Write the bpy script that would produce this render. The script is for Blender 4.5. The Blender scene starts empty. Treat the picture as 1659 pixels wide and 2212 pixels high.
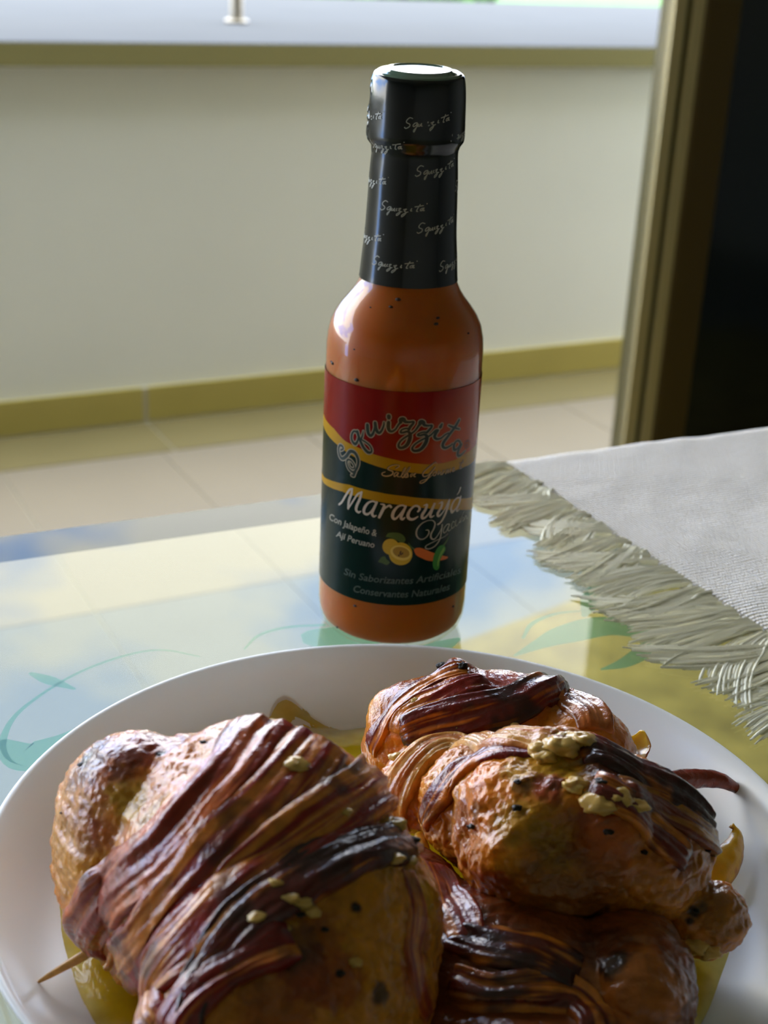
import bpy, math, random
import numpy as np
from mathutils import Vector, Matrix
from mathutils.bvhtree import BVHTree

random.seed(7); RNG = np.random.default_rng(11)
scn = bpy.context.scene
COL = scn.collection
MM = 0.001

# ------------------------------------------------------------------ camera
F, TH, RO, H = 3000.0, math.radians(22.61), math.radians(2.77), 205.0     # focal in px, pitch, roll, height over the table (mm)
CX, CY = 829.5, 1106.0
cr, sr, ct, st = math.cos(RO), math.sin(RO), math.cos(TH), math.sin(TH)
zc = Vector((0, st, ct))
right = Vector((cr, 0, 0)) + zc * sr
up = Vector((-sr, 0, 0)) + zc * cr
fwd = Vector((0, ct, -st))
cam = bpy.data.cameras.new('camera'); cam_o = bpy.data.objects.new('camera', cam); COL.objects.link(cam_o)
cam_o.matrix_world = Matrix(((right.x, up.x, -fwd.x, 0), (right.y, up.y, -fwd.y, 0), (right.z, up.z, -fwd.z, H * MM), (0, 0, 0, 1)))
cam.sensor_fit = 'HORIZONTAL'; cam.sensor_width = 36.0; cam.lens = F / 1659.0 * 36.0
cam.clip_start = 0.02; cam.clip_end = 300
cam.dof.use_dof = True; cam.dof.focus_distance = 0.338; cam.dof.aperture_fstop = 30.0
scn.camera = cam_o

# ------------------------------------------------------------------ sky, exposure
vs = scn.view_settings
vs.view_transform = 'Standard'; vs.look = 'None'; vs.gamma = 1.0; vs.use_curve_mapping = False; vs.exposure = 1.13
world = bpy.data.worlds.new('sky'); scn.world = world; world.use_nodes = True
nt = world.node_tree; nt.nodes.clear()
def wn(t, **k):
    n = nt.nodes.new(t)
    for a, b in k.items(): setattr(n, a, b)
    return n
wo = wn('ShaderNodeOutputWorld'); bg = wn('ShaderNodeBackground'); tc = wn('ShaderNodeTexCoord')
mp = wn('ShaderNodeMapping'); mp.inputs['Scale'].default_value = (1, 1, 2.2); mp.inputs['Location'].default_value = (1.3, 0.4, 0.2)
nz = wn('ShaderNodeTexNoise'); nz.inputs['Scale'].default_value = 3.2; nz.inputs['Detail'].default_value = 4; nz.inputs['Roughness'].default_value = 0.5
rp = wn('ShaderNodeValToRGB'); rp.color_ramp.elements[0].position = 0.44; rp.color_ramp.elements[1].position = 0.52
mx = wn('ShaderNodeMix', data_type='RGBA')
mx.inputs[6].default_value = (0.27, 0.48, 0.95, 1); mx.inputs[7].default_value = (0.92, 0.91, 0.86, 1)
nt.links.new(tc.outputs['Generated'], mp.inputs[0]); nt.links.new(mp.outputs[0], nz.inputs['Vector'])
nt.links.new(nz.outputs['Fac'], rp.inputs[0]); nt.links.new(rp.outputs[0], mx.inputs[0])
nt.links.new(mx.outputs[2], bg.inputs[0]); nt.links.new(bg.outputs[0], wo.inputs[0])
bg.inputs[1].default_value = 4.6

# ------------------------------------------------------------------ helpers
def S(r, g, b):
    f = lambda c: (c / 255 / 12.92) if c / 255 <= 0.04045 else ((c / 255 + 0.055) / 1.055) ** 2.4
    return (f(r), f(g), f(b))

def ray(u, v):
    a, b = u - CX, v - CY
    d = fwd * F + right * a - up * b
    return np.array(d) / (fwd.dot(d))
OC = np.array([0, 0, H])
def at(u, v, z=0.0):
    d = ray(u, v); return OC + d * (z - H) / d[2]
def aty(u, v, Y):
    d = ray(u, v); return OC + d * Y / d[1]

ORG = {}
def link(o, parent, org):
    COL.objects.link(o)
    if parent is not None:
        o.parent = parent; ORG[o.name] = ORG[parent.name]
    else:
        ORG[o.name] = np.array(org, float); o.location = Vector(org) * MM
def thing(name, org, label, cat, group=None):
    o = bpy.data.objects.new(name, None); o.empty_display_size = 0.01; link(o, None, org)
    o['label'] = label; o['category'] = cat
    if group: o['group'] = group
    return o
def tag(o, label, cat, group=None, kind=None):
    if label: o['label'] = label
    if cat: o['category'] = cat
    if group: o['group'] = group
    if kind: o['kind'] = kind
    return o
def make(name, V, Fc, mat, parent=None, org=(0, 0, 0), smooth=True, col=None, uv=None, label=None, kind=None):
    V = np.asarray(V, float)
    base = ORG[parent.name] if parent is not None else np.array(org, float)
    me = bpy.data.meshes.new(name)
    Vl = (V - base) * MM
    Fl = Fc.tolist() if isinstance(Fc, np.ndarray) else Fc
    me.from_pydata(Vl.tolist(), [], Fl)
    me.validate()
    if smooth: me.polygons.foreach_set('use_smooth', [True] * len(me.polygons))
    if col is not None:
        ca = me.color_attributes.new('Col', 'FLOAT_COLOR', 'POINT')
        c4 = np.ones((len(V), 4), np.float32); c4[:, :3] = np.clip(col, 0, 1)[:, :3]
        ca.data.foreach_set('color', c4.ravel())
    if uv is not None:
        ul = me.uv_layers.new(name='UVMap')
        li = np.zeros(len(me.loops), np.int32); me.loops.foreach_get('vertex_index', li)
        ul.data.foreach_set('uv', np.asarray(uv, np.float32)[li].ravel())
    me.materials.append(mat)
    o = bpy.data.objects.new(name, me)
    link(o, parent, org)
    if label: o['label'] = label
    if kind: o['kind'] = kind
    return o
def grid_faces(nu, nv, cu=False, off=0):
    fs = []
    for i in range(nu if cu else nu - 1):
        for j in range(nv - 1):
            a = i * nv + j; b = ((i + 1) % nu) * nv + j
            fs.append((a + off, b + off, b + 1 + off, a + 1 + off))
    return fs
def box_v(x0, x1, y0, y1, z0, z1):
    return [(x0, y0, z0), (x1, y0, z0), (x1, y1, z0), (x0, y1, z0), (x0, y0, z1), (x1, y0, z1), (x1, y1, z1), (x0, y1, z1)]
BF = [(0, 3, 2, 1), (4, 5, 6, 7), (0, 1, 5, 4), (1, 2, 6, 5), (2, 3, 7, 6), (3, 0, 4, 7)]
def bevel(o, w, seg=2):
    m = o.modifiers.new('bevel', 'BEVEL'); m.width = w * MM; m.segments = seg; m.limit_method = 'ANGLE'
    return o
def lathe(prof, n=96, c=(0, 0)):
    V = []; Fc = []
    for r, z in prof:
        for k in range(n):
            t = 2 * math.pi * k / n; V.append((c[0] + r * math.sin(t), c[1] - r * math.cos(t), z))
    m = len(prof)
    for i in range(m - 1):
        for k in range(n):
            Fc.append((i * n + k, i * n + (k + 1) % n, (i + 1) * n + (k + 1) % n, (i + 1) * n + k))
    return V, Fc
def cr_spline(P, step):
    P = [np.array(p, float) for p in P]
    if len(P) == 2: 
        n = max(2, int(np.linalg.norm(P[1][:2] - P[0][:2]) / step) + 1)
        return np.array([P[0] + (P[1] - P[0]) * k / (n - 1) for k in range(n)])
    Q = [2 * P[0] - P[1]] + P + [2 * P[-1] - P[-2]]
    out = []
    for i in range(1, len(Q) - 2):
        n = max(1, int(np.linalg.norm(Q[i + 1] - Q[i]) / step))
        for k in range(n):
            t = k / n
            out.append(0.5 * ((2 * Q[i]) + (-Q[i - 1] + Q[i + 1]) * t + (2 * Q[i - 1] - 5 * Q[i] + 4 * Q[i + 1] - Q[i + 2]) * t * t + (-Q[i - 1] + 3 * Q[i] - 3 * Q[i + 1] + Q[i + 2]) * t ** 3))
    out.append(P[-1]); return np.array(out)
def sm(a, b, x):
    t = np.clip((x - a) / (b - a), 0, 1); return t * t * (3 - 2 * t)

# value noise in numpy
def _h(i, j, k, s):
    n = (i * 374761393 + j * 668265263 + k * 2147483647 + s * 974634777) & 0xffffffff
    n = ((n ^ (n >> 13)) * 1274126177) & 0xffffffff
    n = (n ^ (n >> 16)) & 0xffffffff
    return n.astype(np.float64) / 2147483647.5 - 1.0
def vnoise(P, s=0):
    P = np.asarray(P, float); I = np.floor(P).astype(np.int64); f = P - I; f = f * f * (3 - 2 * f)
    r = 0
    for a in (0, 1):
        for b in (0, 1):
            for c in (0, 1):
                w = (f[:, 0] if a else 1 - f[:, 0]) * (f[:, 1] if b else 1 - f[:, 1]) * (f[:, 2] if c else 1 - f[:, 2])
                r = r + w * _h(I[:, 0] + a, I[:, 1] + b, I[:, 2] + c, s)
    return r
def fbm(P, o=4, s=0, g=0.5):
    r = 0; a = 1.0; t = 0
    for k in range(o):
        r = r + a * vnoise(np.asarray(P) * 2 ** k + 17.3 * k, s + k); t += a; a *= g
    return r / t

# ------------------------------------------------------------------ materials
def mat(name, base=(0.5, 0.5, 0.5), rough=0.5, metal=0.0, spec=0.5, coat=0.0, coat_rough=0.05, sss=0.0, sss_r=(1, .4, .2), sss_s=0.005, vcol=False, noise=0.0, nscale=20.0, bump=0.0, bscale=200.0, bdist=0.0003, trans=0.0, rvar=0.0, brough=0.6):
    m = bpy.data.materials.new(name); m.use_nodes = True; t = m.node_tree; N = t.nodes; L = t.links
    b = N['Principled BSDF']
    b.inputs['Base Color'].default_value = (*base, 1); b.inputs['Roughness'].default_value = rough; b.inputs['Metallic'].default_value = metal
    b.inputs['Specular IOR Level'].default_value = spec; b.inputs['Coat Weight'].default_value = coat; b.inputs['Coat Roughness'].default_value = coat_rough
    b.inputs['Transmission Weight'].default_value = trans
    if sss:
        b.inputs['Subsurface Weight'].default_value = sss; b.inputs['Subsurface Radius'].default_value = sss_r; b.inputs['Subsurface Scale'].default_value = sss_s
    co = N.new('ShaderNodeTexCoord'); src = None
    if vcol:
        a = N.new('ShaderNodeVertexColor'); a.layer_name = 'Col'; src = a.outputs[0]
    if noise:
        n = N.new('ShaderNodeTexNoise'); n.inputs['Scale'].default_value = nscale; n.inputs['Detail'].default_value = 5
        L.new(co.outputs['Object'], n.inputs['Vector'])
        mr = N.new('ShaderNodeMapRange'); mr.inputs[3].default_value = 1 - noise; mr.inputs[4].default_value = 1 + noise; mr.inputs[1].default_value = 0.25; mr.inputs[2].default_value = 0.75
        L.new(n.outputs['Fac'], mr.inputs[0])
        mu = N.new('ShaderNodeMix'); mu.data_type = 'RGBA'; mu.blend_type = 'MULTIPLY'; mu.inputs[0].default_value = 1
        if src: L.new(src, mu.inputs[6])
        else: mu.inputs[6].default_value = (*base, 1)
        L.new(mr.outputs[0], mu.inputs[7]); src = mu.outputs[2]
    if src: L.new(src, b.inputs['Base Color'])
    if bump:
        n = N.new('ShaderNodeTexNoise'); n.inputs['Scale'].default_value = bscale; n.inputs['Detail'].default_value = 4; n.inputs['Roughness'].default_value = brough
        L.new(co.outputs['Object'], n.inputs['Vector'])
        bp = N.new('ShaderNodeBump'); bp.inputs['Strength'].default_value = bump; bp.inputs['Distance'].default_value = bdist
        L.new(n.outputs['Fac'], bp.inputs['Height']); L.new(bp.outputs[0], b.inputs['Normal'])
        if coat: L.new(bp.outputs[0], b.inputs['Coat Normal'])
    if rvar:
        n = N.new('ShaderNodeTexNoise'); n.inputs['Scale'].default_value = bscale * 0.25
        L.new(co.outputs['Object'], n.inputs['Vector'])
        mr = N.new('ShaderNodeMapRange'); mr.inputs[1].default_value = 0.3; mr.inputs[2].default_value = 0.7; mr.inputs[3].default_value = max(0.03, rough - rvar); mr.inputs[4].default_value = rough + rvar
        L.new(n.outputs['Fac'], mr.inputs[0]); L.new(mr.outputs[0], b.inputs['Roughness'])
    return m
def glass_mat(name, tint, ior=1.5, rough=0.0):
    m = bpy.data.materials.new(name); m.use_nodes = True; t = m.node_tree; N = t.nodes; L = t.links; N.clear()
    o = N.new('ShaderNodeOutputMaterial'); mx = N.new('ShaderNodeMixShader'); fr = N.new('ShaderNodeFresnel'); fr.inputs[0].default_value = ior
    tr = N.new('ShaderNodeBsdfTransparent'); tr.inputs[0].default_value = (*tint, 1)
    gl = N.new('ShaderNodeBsdfGlossy'); gl.inputs['Roughness'].default_value = rough
    ge = N.new('ShaderNodeNewGeometry'); mm = N.new('ShaderNodeMath'); mm.operation = 'SUBTRACT'; mm.inputs[0].default_value = 1
    L.new(ge.outputs['Backfacing'], mm.inputs[1]); mk = N.new('ShaderNodeMath'); mk.operation = 'MULTIPLY'; L.new(fr.outputs[0], mk.inputs[0]); L.new(mm.outputs[0], mk.inputs[1])
    L.new(mk.outputs[0], mx.inputs[0]); L.new(tr.outputs[0], mx.inputs[1]); L.new(gl.outputs[0], mx.inputs[2]); L.new(mx.outputs[0], o.inputs[0])
    return m
M = {}
M['parapet'] = mat('parapet_paint', S(238, 235, 216), 0.8, noise=0.03, nscale=3)
M['ledge'] = mat('ledge_stone', S(94, 94, 92), 1.0, spec=0.0, noise=0.03, nscale=6)
M['ledge_face'] = mat('ledge_face_shade', S(150, 140, 84), 0.8)  # shade on the ledge's front put into the colour as olive
M['tile'] = mat('balcony_tile', S(138, 125, 102), 0.45, noise=0.04, nscale=4)
M['tile_in'] = mat('room_tile', S(112, 112, 106), 0.4, noise=0.06, nscale=9)
M['tone_slab'] = mat('tone_slab_olive', S(146, 128, 66), 0.95, noise=0.35, nscale=16, bump=0.5, bscale=300, bdist=0.002)
M['grout'] = mat('tile_grout', S(196, 188, 160), 0.9)
M['dark_strip'] = mat('dark_floor_strip', S(124, 110, 66), 0.5, noise=0.04, nscale=8)
M['base_tile'] = mat('baseboard_tile', S(184, 166, 84), 0.4, noise=0.04, nscale=8)
M['room'] = mat('room_paint', S(160, 158, 142), 0.9)
M['ceiling'] = mat('ceiling_paint', S(168, 166, 150), 0.9)
M['alu'] = mat('champagne_aluminium', S(206, 186, 132), 0.42, metal=0.3, bump=0.02)
M['groove'] = mat('frame_gasket', S(70, 66, 22), 0.6)
M['stile'] = mat('dark_bronze', S(86, 66, 14), 0.5, metal=0.3)
M['darkglass'] = mat('dark_tinted_glass', S(10, 18, 8), 0.12, spec=0.4, noise=0.4, nscale=3)
M['steel'] = mat('steel_post', S(150, 140, 120), 0.35, metal=0.8)
M['leaf'] = mat('foliage', S(70, 120, 20), 0.6, noise=0.5, nscale=1.5)
M['bark'] = mat('bark', S(80, 66, 46), 0.9, bump=0.4, bscale=20, bdist=0.01)
M['lawn'] = mat('lawn', S(70, 110, 35), 0.9, noise=0.3, nscale=1)
M['water'] = mat('pool_water', S(10, 110, 120), 0.1)
M['tglass'] = glass_mat('table_glass', (0.88, 0.9, 0.8), 1.215)
M['tedge'] = mat('table_glass_edge', S(96, 130, 50), 0.2, spec=0.5)
M['leg'] = mat('table_leg_metal', S(120, 120, 118), 0.3, metal=0.9)
M['plate'] = mat('opal_glass', S(246, 247, 246), 0.32, spec=0.45, coat=0.12, coat_rough=0.2, sss=0.15, sss_r=(1, 1, 1), sss_s=0.004)
_t = M['plate'].node_tree; _b = _t.nodes['Principled BSDF']; _m = _t.nodes.new('ShaderNodeMixShader'); _m.inputs[0].default_value = 0.22
_l = _t.nodes.new('ShaderNodeBsdfTranslucent'); _l.inputs[0].default_value = (0.95, 0.97, 0.95, 1); _o = _t.nodes['Material Output']
_t.links.new(_b.outputs[0], _m.inputs[1]); _t.links.new(_l.outputs[0], _m.inputs[2]); _t.links.new(_m.outputs[0], _o.inputs[0])
M['bglass'] = glass_mat('bottle_glass', (0.97, 0.98, 0.94), 1.5)
M['sauce_in'] = mat('hot_sauce', S(186, 92, 5), 0.35, spec=0.3, sss=1.0, sss_r=(1.0, 0.42, 0.08), sss_s=0.009, noise=0.08, nscale=90)
M['fleck'] = mat('pepper_fleck', S(38, 18, 8), 0.6)
M['wrap'] = mat('shrink_wrap', S(4, 8, 13), 0.16, spec=0.55, bump=0.12, bscale=120, bdist=0.0004)
M['wraptext'] = mat('wrap_print', S(170, 170, 160), 0.35)
M['captop'] = mat('cap_top', S(96, 120, 100), 0.1, spec=0.8, coat=1.0, coat_rough=0.03)
M['label'] = mat('label_paper', S(1, 30, 27), 0.22, spec=0.22)
M['labelred'] = mat('label_red', (0.5, 0.1, 0.1), 0.22, spec=0.22, vcol=True)
M['gold'] = mat('label_gold', S(176, 130, 4), 0.25, spec=0.25)
def flat(n, c, r=0.4): return mat(n, S(*c), r)
M['inkdark'] = flat('ink_dark_green', (10, 34, 26))
M['inkpale'] = flat('ink_pale', (160, 146, 124))
M['inkwhite'] = flat('ink_white', (206, 192, 178))
M['inkgrey'] = flat('ink_grey', (170, 164, 150))
M['inkdim'] = flat('ink_dim', (76, 90, 84))
M['inkrose'] = flat('ink_rose_gold', (196, 160, 110))
M['pf_y'] = flat('fruit_yellow', (214, 176, 30)); M['pf_c'] = flat('fruit_cream', (236, 208, 96)); M['pf_i'] = flat('fruit_pulp', (176, 140, 40)); M['pf_s'] = flat('fruit_seed', (60, 34, 12))
M['pf_g'] = flat('leaf_print', (60, 92, 20)); M['pep_o'] = flat('pepper_orange', (216, 104, 14)); M['pep_g'] = flat('pepper_green', (40, 128, 22)); M['pep_l'] = flat('pepper_light', (120, 170, 60))
M['meat'] = mat('roast_chicken', (0.5, 0.3, 0.1), 0.5, spec=0.12, coat=0.9, coat_rough=0.09, sss=0.25, sss_r=(1, .4, .12), sss_s=0.004, vcol=True, noise=0.25, nscale=330, bump=0.8, bscale=430, bdist=0.00055, rvar=0.12)
M['bacon'] = mat('bacon', (0.4, 0.1, 0.05), 0.45, spec=0.12, coat=1.0, coat_rough=0.09, sss=0.2, sss_r=(1, .3, .1), sss_s=0.003, vcol=True, noise=0.25, nscale=420, bump=0.75, bscale=480, bdist=0.0005, rvar=0.12)
M['onion'] = mat('onion_skin', S(206, 160, 30), 0.3, spec=0.5, coat=0.4, sss=0.6, sss_r=(1, .7, .2), sss_s=0.003, vcol=True, bump=0.3, bscale=500)
M['garlic'] = mat('garlic_paste', S(206, 166, 84), 0.3, coat=0.5, coat_rough=0.15, sss=0.4, sss_r=(1, .8, .4), sss_s=0.002, noise=0.12, nscale=400, bump=0.4, bscale=700)
M['char'] = mat('charred_herb', S(26, 20, 8), 0.5, spec=0.3, coat=0.1, bump=0.6, bscale=900, bdist=0.0005)
M['wood'] = mat('toothpick_wood', S(216, 166, 84), 0.45, coat=0.3, noise=0.2, nscale=500, bump=0.3, bscale=500)
M['juice'] = mat('cooking_juice', S(168, 142, 22), 0.08, spec=0.6, coat=1.0, coat_rough=0.04, sss=0.3, sss_r=(1, .8, .2), sss_s=0.003, noise=0.25, nscale=120, bump=0.1, bscale=300, vcol=True)
M['fringe'] = mat('cotton_fringe', (0.99, 0.95, 0.76), 1.0, spec=0.0)

def swirl_mat():
    m = bpy.data.materials.new('frosted_print'); m.use_nodes = True; N = m.node_tree.nodes; L = m.node_tree.links; N.clear()
    o = N.new('ShaderNodeOutputMaterial'); x = N.new('ShaderNodeMixShader'); x.inputs[0].default_value = 0.7
    t = N.new('ShaderNodeBsdfTransparent'); t.inputs[0].default_value = (0.85, 1, 0.9, 1)
    d = N.new('ShaderNodeBsdfDiffuse'); d.inputs[0].default_value = (*S(150, 214, 184), 1)
    tl = N.new('ShaderNodeBsdfTranslucent'); tl.inputs[0].default_value = (*S(150, 214, 184), 1)
    y = N.new('ShaderNodeMixShader'); y.inputs[0].default_value = 0.3
    L.new(d.outputs[0], y.inputs[1]); L.new(tl.outputs[0], y.inputs[2])
    L.new(t.outputs[0], x.inputs[1]); L.new(y.outputs[0], x.inputs[2]); L.new(x.outputs[0], o.inputs[0])
    return m
M['swirl'] = swirl_mat()
def cloth_mat():
    m = bpy.data.materials.new('woven_cotton'); m.use_nodes = True; N = m.node_tree.nodes; L = m.node_tree.links
    b = N['Principled BSDF']; b.inputs['Roughness'].default_value = 0.9; b.inputs['Specular IOR Level'].default_value = 0.1
    uv = N.new('ShaderNodeUVMap'); uv.uv_map = 'UVMap'
    nz = N.new('ShaderNodeTexNoise'); nz.inputs['Scale'].default_value = 0.35; nz.inputs['Detail'].default_value = 3; L.new(uv.outputs[0], nz.inputs['Vector'])
    ad = N.new('ShaderNodeVectorMath'); ad.operation = 'MULTIPLY_ADD'; ad.inputs[1].default_value = (0.9, 0.9, 0); L.new(nz.outputs['Color'], ad.inputs[0]); L.new(uv.outputs[0], ad.inputs[2])
    sx = N.new('ShaderNodeSeparateXYZ'); L.new(ad.outputs[0], sx.inputs[0])
    def M_(op, a, b_=None, c=None):
        n = N.new('ShaderNodeMath'); n.operation = op
        for k, q in enumerate((a, b_, c)):
            if q is None: continue
            if isinstance(q, (int, float)): n.inputs[k].default_value = q
            else: L.new(q, n.inputs[k])
        return n.outputs[0]
    k = 2 * math.pi / 2.4; kv = 2 * math.pi / 3.8
    su = M_('SINE', M_('MULTIPLY', sx.outputs[0], k)); sv = M_('SINE', M_('MULTIPLY', sx.outputs[1], kv))
    pr = M_('MULTIPLY', su, sv)                                           # plain weave: over and under, like a draught board
    cu = M_('ABSOLUTE', M_('COSINE', M_('MULTIPLY', sx.outputs[0], k * 0.5))); 
    hgt = M_('ADD', M_('MULTIPLY', M_('ABSOLUTE', pr), 1.0), M_('MULTIPLY', pr, 0.25))
    bp = N.new('ShaderNodeBump'); bp.inputs['Strength'].default_value = 0.9; bp.inputs['Distance'].default_value = 0.0006
    L.new(hgt, bp.inputs['Height']); L.new(bp.outputs[0], b.inputs['Normal'])
    cr_ = N.new('ShaderNodeValToRGB'); cr_.color_ramp.elements[0].position = 0.0; cr_.color_ramp.elements[0].color = (*S(176, 160, 112), 1)
    cr_.color_ramp.elements[1].position = 0.5; cr_.color_ramp.elements[1].color = (*S(252, 248, 246), 1)
    L.new(M_('ABSOLUTE', pr), cr_.inputs[0]); L.new(cr_.outputs[0], b.inputs['Base Color'])
    return m
M['cloth'] = cloth_mat()

# ------------------------------------------------------------------ the place: floor, parapet, room
FZ = -720.0
ANG = math.radians(28.0)
e1 = np.array([math.cos(ANG), math.sin(ANG), 0]); e2 = np.array([-math.sin(ANG), math.cos(ANG), 0]); ez = np.array([0, 0, 1.0])
def fr(s, t, z): return e1 * s + e2 * t + ez * z
def fbox(name, s0, s1, t0, t1, z0, z1, m, parent=None, bev=0, kind=None, label=None):
    o = fr((s0 + s1) / 2, (t0 + t1) / 2, z0)
    V = [fr(*p) for p in box_v(s0, s1, t0, t1, z0, z1)]
    ob = make(name, V, BF, m, parent, org=o, smooth=False, label=label)
    if bev: bevel(ob, bev)
    if kind: ob['kind'] = kind
    return ob
WT = float(np.dot(at(690, 863, FZ), e2))            # distance of the parapet's foot along e2
# floor bed and tiles
flo = fbox('floor', -3200, 4200, -3400, WT + 150, FZ - 60, FZ - 2.2, M['grout'], kind='structure')
TS, TT = 300.0, 600.0
jo = float(np.dot(at(430, 1060, FZ), e1))
tv = box_v(-TS / 2 + 1.2, TS / 2 - 1.2, -TT / 2 + 1.2, TT / 2 - 1.2, -2.4, 0)
tile_me = None
tile_in_me = None
for i in range(-9, 12):
    for j in range(0, 9):
        s = jo + TS * (i + 0.5); t = WT - 192 - TT * (j + 0.5)
        if not (-2300 < s < 3300) or t < -2000: continue
        c = fr(s, t, FZ)
        if tile_me is None:
            V = [e1 * p[0] + e2 * p[1] + ez * p[2] for p in tv]
            me = bpy.data.meshes.new('tile'); me.from_pydata([tuple(v * MM) for v in V], [], BF); me.materials.append(M['tile']); tile_me = me
            tile_in_me = me.copy(); tile_in_me.materials[0] = M['tile_in']
        o = bpy.data.objects.new('tile', tile_me if j < 1 else tile_in_me); COL.objects.link(o); o.parent = flo
        o.location = Vector(c - ORG['floor']) * MM
# slab added under the table's right half for the olive tone in the glass
ra, rb = at(985, 1400, FZ), at(1290, 1285, FZ)  # far edge of the slab follows where the sky's reflection ends
rd = (rb - ra) / np.linalg.norm(rb - ra); rn = np.array([rd[1], -rd[0], 0]); rc = (ra + rb) / 2
tone_slab = make('tone_slab', [rc + rd * p[0] + rn * p[1] + ez * p[2] for p in box_v(-700, 1300, 0, 900, .5, 9)], BF, M['tone_slab'], org=tuple(rc), smooth=False)
bevel(tone_slab, 3)
tag(tone_slab, 'olive beige slab added on the floor to tone the glass table top', 'tone_slab')
# parapet
par = fbox('wall_front', -3200, 4200, WT, WT + 140, FZ - 2, -38, M['parapet'], kind='structure')
led = fbox('trim_1', -3200, 4200, WT - 22, WT + 1750, -38, 4, M['ledge'], bev=3, kind='structure', label='white ledge on top of the parapet')
fbox('ledge_face', -3200, 4200, WT - 24, WT - 22.2, -38, 1, M['ledge_face'], led, label='face of the ledge, its shade coloured in olive')
bb = fbox('baseboard_front', -3200, 4200, WT - 11, WT, FZ, FZ + 69, M['grout'], kind='structure')
bj = float(np.dot(at(311, 870, FZ + 34), e1))
bj = float(np.dot(fr(0, 0, 0) + (lambda d: OC + d * ((np.dot(e2 * WT, e2) - np.dot(OC, e2)) / np.dot(d, e2)))(ray(311, 870)), e1))
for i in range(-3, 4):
    fbox('baseboard_tile', bj + 600 * i + 5, bj + 600 * (i + 1) - 5, WT - 13, WT - 3, FZ + 1, FZ + 70, M['base_tile'], bb, bev=1.5)
    fbox('dark_floor_strip', bj + 600 * i + 2, bj + 600 * (i + 1) - 2, WT - 190, WT - 20, FZ - 2.4, FZ + .4, M['dark_strip'], flo)  # darker olive strip of floor along the parapet foot
# railing post on the ledge
pc = at(511, 50, 4)
post = thing('railing_post', pc, 'slim metal railing post standing on the pale parapet ledge', 'post')
V, Fc = lathe([(0, 4), (26, 4), (26, 12), (15, 13)], 24, (pc[0], pc[1])); make('base_plate', V, Fc, M['steel'], post)
V, Fc = lathe([(15, 10), (15, 880), (0, 884)], 24, (pc[0], pc[1])); make('pole', V, Fc, M['steel'], post)
# beyond: lawn, pool, shrubs
make('ground', [(-60000, 3000, -1300), (60000, 3000, -1300), (60000, 120000, -1300), (-60000, 120000, -1300), (-60000, 3000, -1500), (60000, 3000, -1500), (60000, 120000, -1500), (-60000, 120000, -1500)], [(0, 1, 2, 3), (4, 7, 6, 5), (0, 4, 5, 1), (1, 5, 6, 2), (2, 6, 7, 3), (3, 7, 4, 0)], M['lawn'], org=(0, 60000, -1300), smooth=False, kind='structure')
pool = thing('swimming_pool', (6000, 26000, -1300), 'teal strip of pool water far beyond the parapet on the right', 'pool')
make('water', box_v(800, 16000, 17000, 33000, -1290, -1262), BF, M['water'], pool, smooth=False)
pb = [box_v(500, 16300, 16700, 17000, -1300, -1250), box_v(500, 16300, 33000, 33300, -1300, -1250), box_v(500, 800, 17000, 33000, -1300, -1250), box_v(16000, 16300, 17000, 33000, -1300, -1250)]
make('pool_edge', sum(pb, []), [tuple(q + 8 * k for q in f) for k in range(4) for f in BF], M['ledge'], pool, smooth=False)
def shrub(c, r, label, n=2600):
    th = thing('shrub', (c[0], c[1], -1300), label, 'shrub', 'shrubs growing beyond the parapet')
    V = []; Fc = []
    for k in range(n):
        d = RNG.normal(size=3); d /= np.linalg.norm(d)
        q = np.array(c) + d * np.array(r) * (0.6 + 0.45 * RNG.random()) 
        a = RNG.normal(size=3); a /= np.linalg.norm(a); b = np.cross(a, RNG.normal(size=3)); b /= np.linalg.norm(b)
        l = 90 + 60 * RNG.random(); w = l * 0.4; i = len(V)
        V += [q - a * l, q - b * w, q + a * l, q + b * w]; Fc.append((i, i + 1, i + 2, i + 3))
    make('foliage', V, Fc, M['leaf'], th, smooth=False, kind='stuff')
    V, Fc = lathe([(90, -1300), (60, -600), (40, c[2])], 10, (c[0], c[1])); make('trunk', V, Fc, M['bark'], th)
for k, (x, y, z, r) in enumerate([(-3300, 12500, -350, (900, 900, 900)), (-1150, 14500, -420, (800, 800, 850)), (300, 15200, -300, (600, 800, 850)), (-2600, 8800, -450, (500, 600, 600))]):
    shrub((x, y, z), r, ['green shrub seen above the ledge at the far left of the photo', 'green shrub above the ledge left of the railing post', 'bright green shrub right behind the railing post', 'low green shrub at the left end behind the ledge'][k])

# sliding door frame right of the bottle (in the plane of the room's opening)
FY = 2300.0
PF = aty(1428, 0, FY); sF = float(np.dot(PF, e1)); tF = float(np.dot(PF, e2)) - 32
wpx = FY / F * 1.0
LZ = 1290.0                                                # lintel height over the table
door = fbox('door_1', sF, sF + 1, tF - 1, tF + 31, FZ, LZ, M['groove'], kind='structure')
W = 74 * FY / F / math.cos(ANG) * 0.92
fbox('jamb_profile', sF, sF + W * .42, tF - 4, tF + 32, FZ, LZ, M['alu'], door, bev=2)
fbox('gasket', sF + W * .42, sF + W * .62, tF + 2, tF + 30, FZ, LZ, M['groove'], door)
fbox('jamb_profile', sF + W * .62, sF + W, tF - 6, tF + 32, FZ, LZ, M['alu'], door, bev=2)
fbox('stile', sF + W, sF + W * 2.15, tF - 10, tF + 60, FZ, LZ, M['stile'], door, bev=2)
fbox('dark_pane', sF + W * 2.15, sF + 900, tF + 14, tF + 24, FZ + 60, LZ, M['darkglass'], door)
fbox('bottom_rail', sF + W * 2.15, sF + 900, tF - 8, tF + 58, FZ, FZ + 60, M['stile'], door, bev=2)
fbox('stile', sF + 900, sF + 960, tF - 10, tF + 60, FZ, LZ, M['stile'], door, bev=2)
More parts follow.
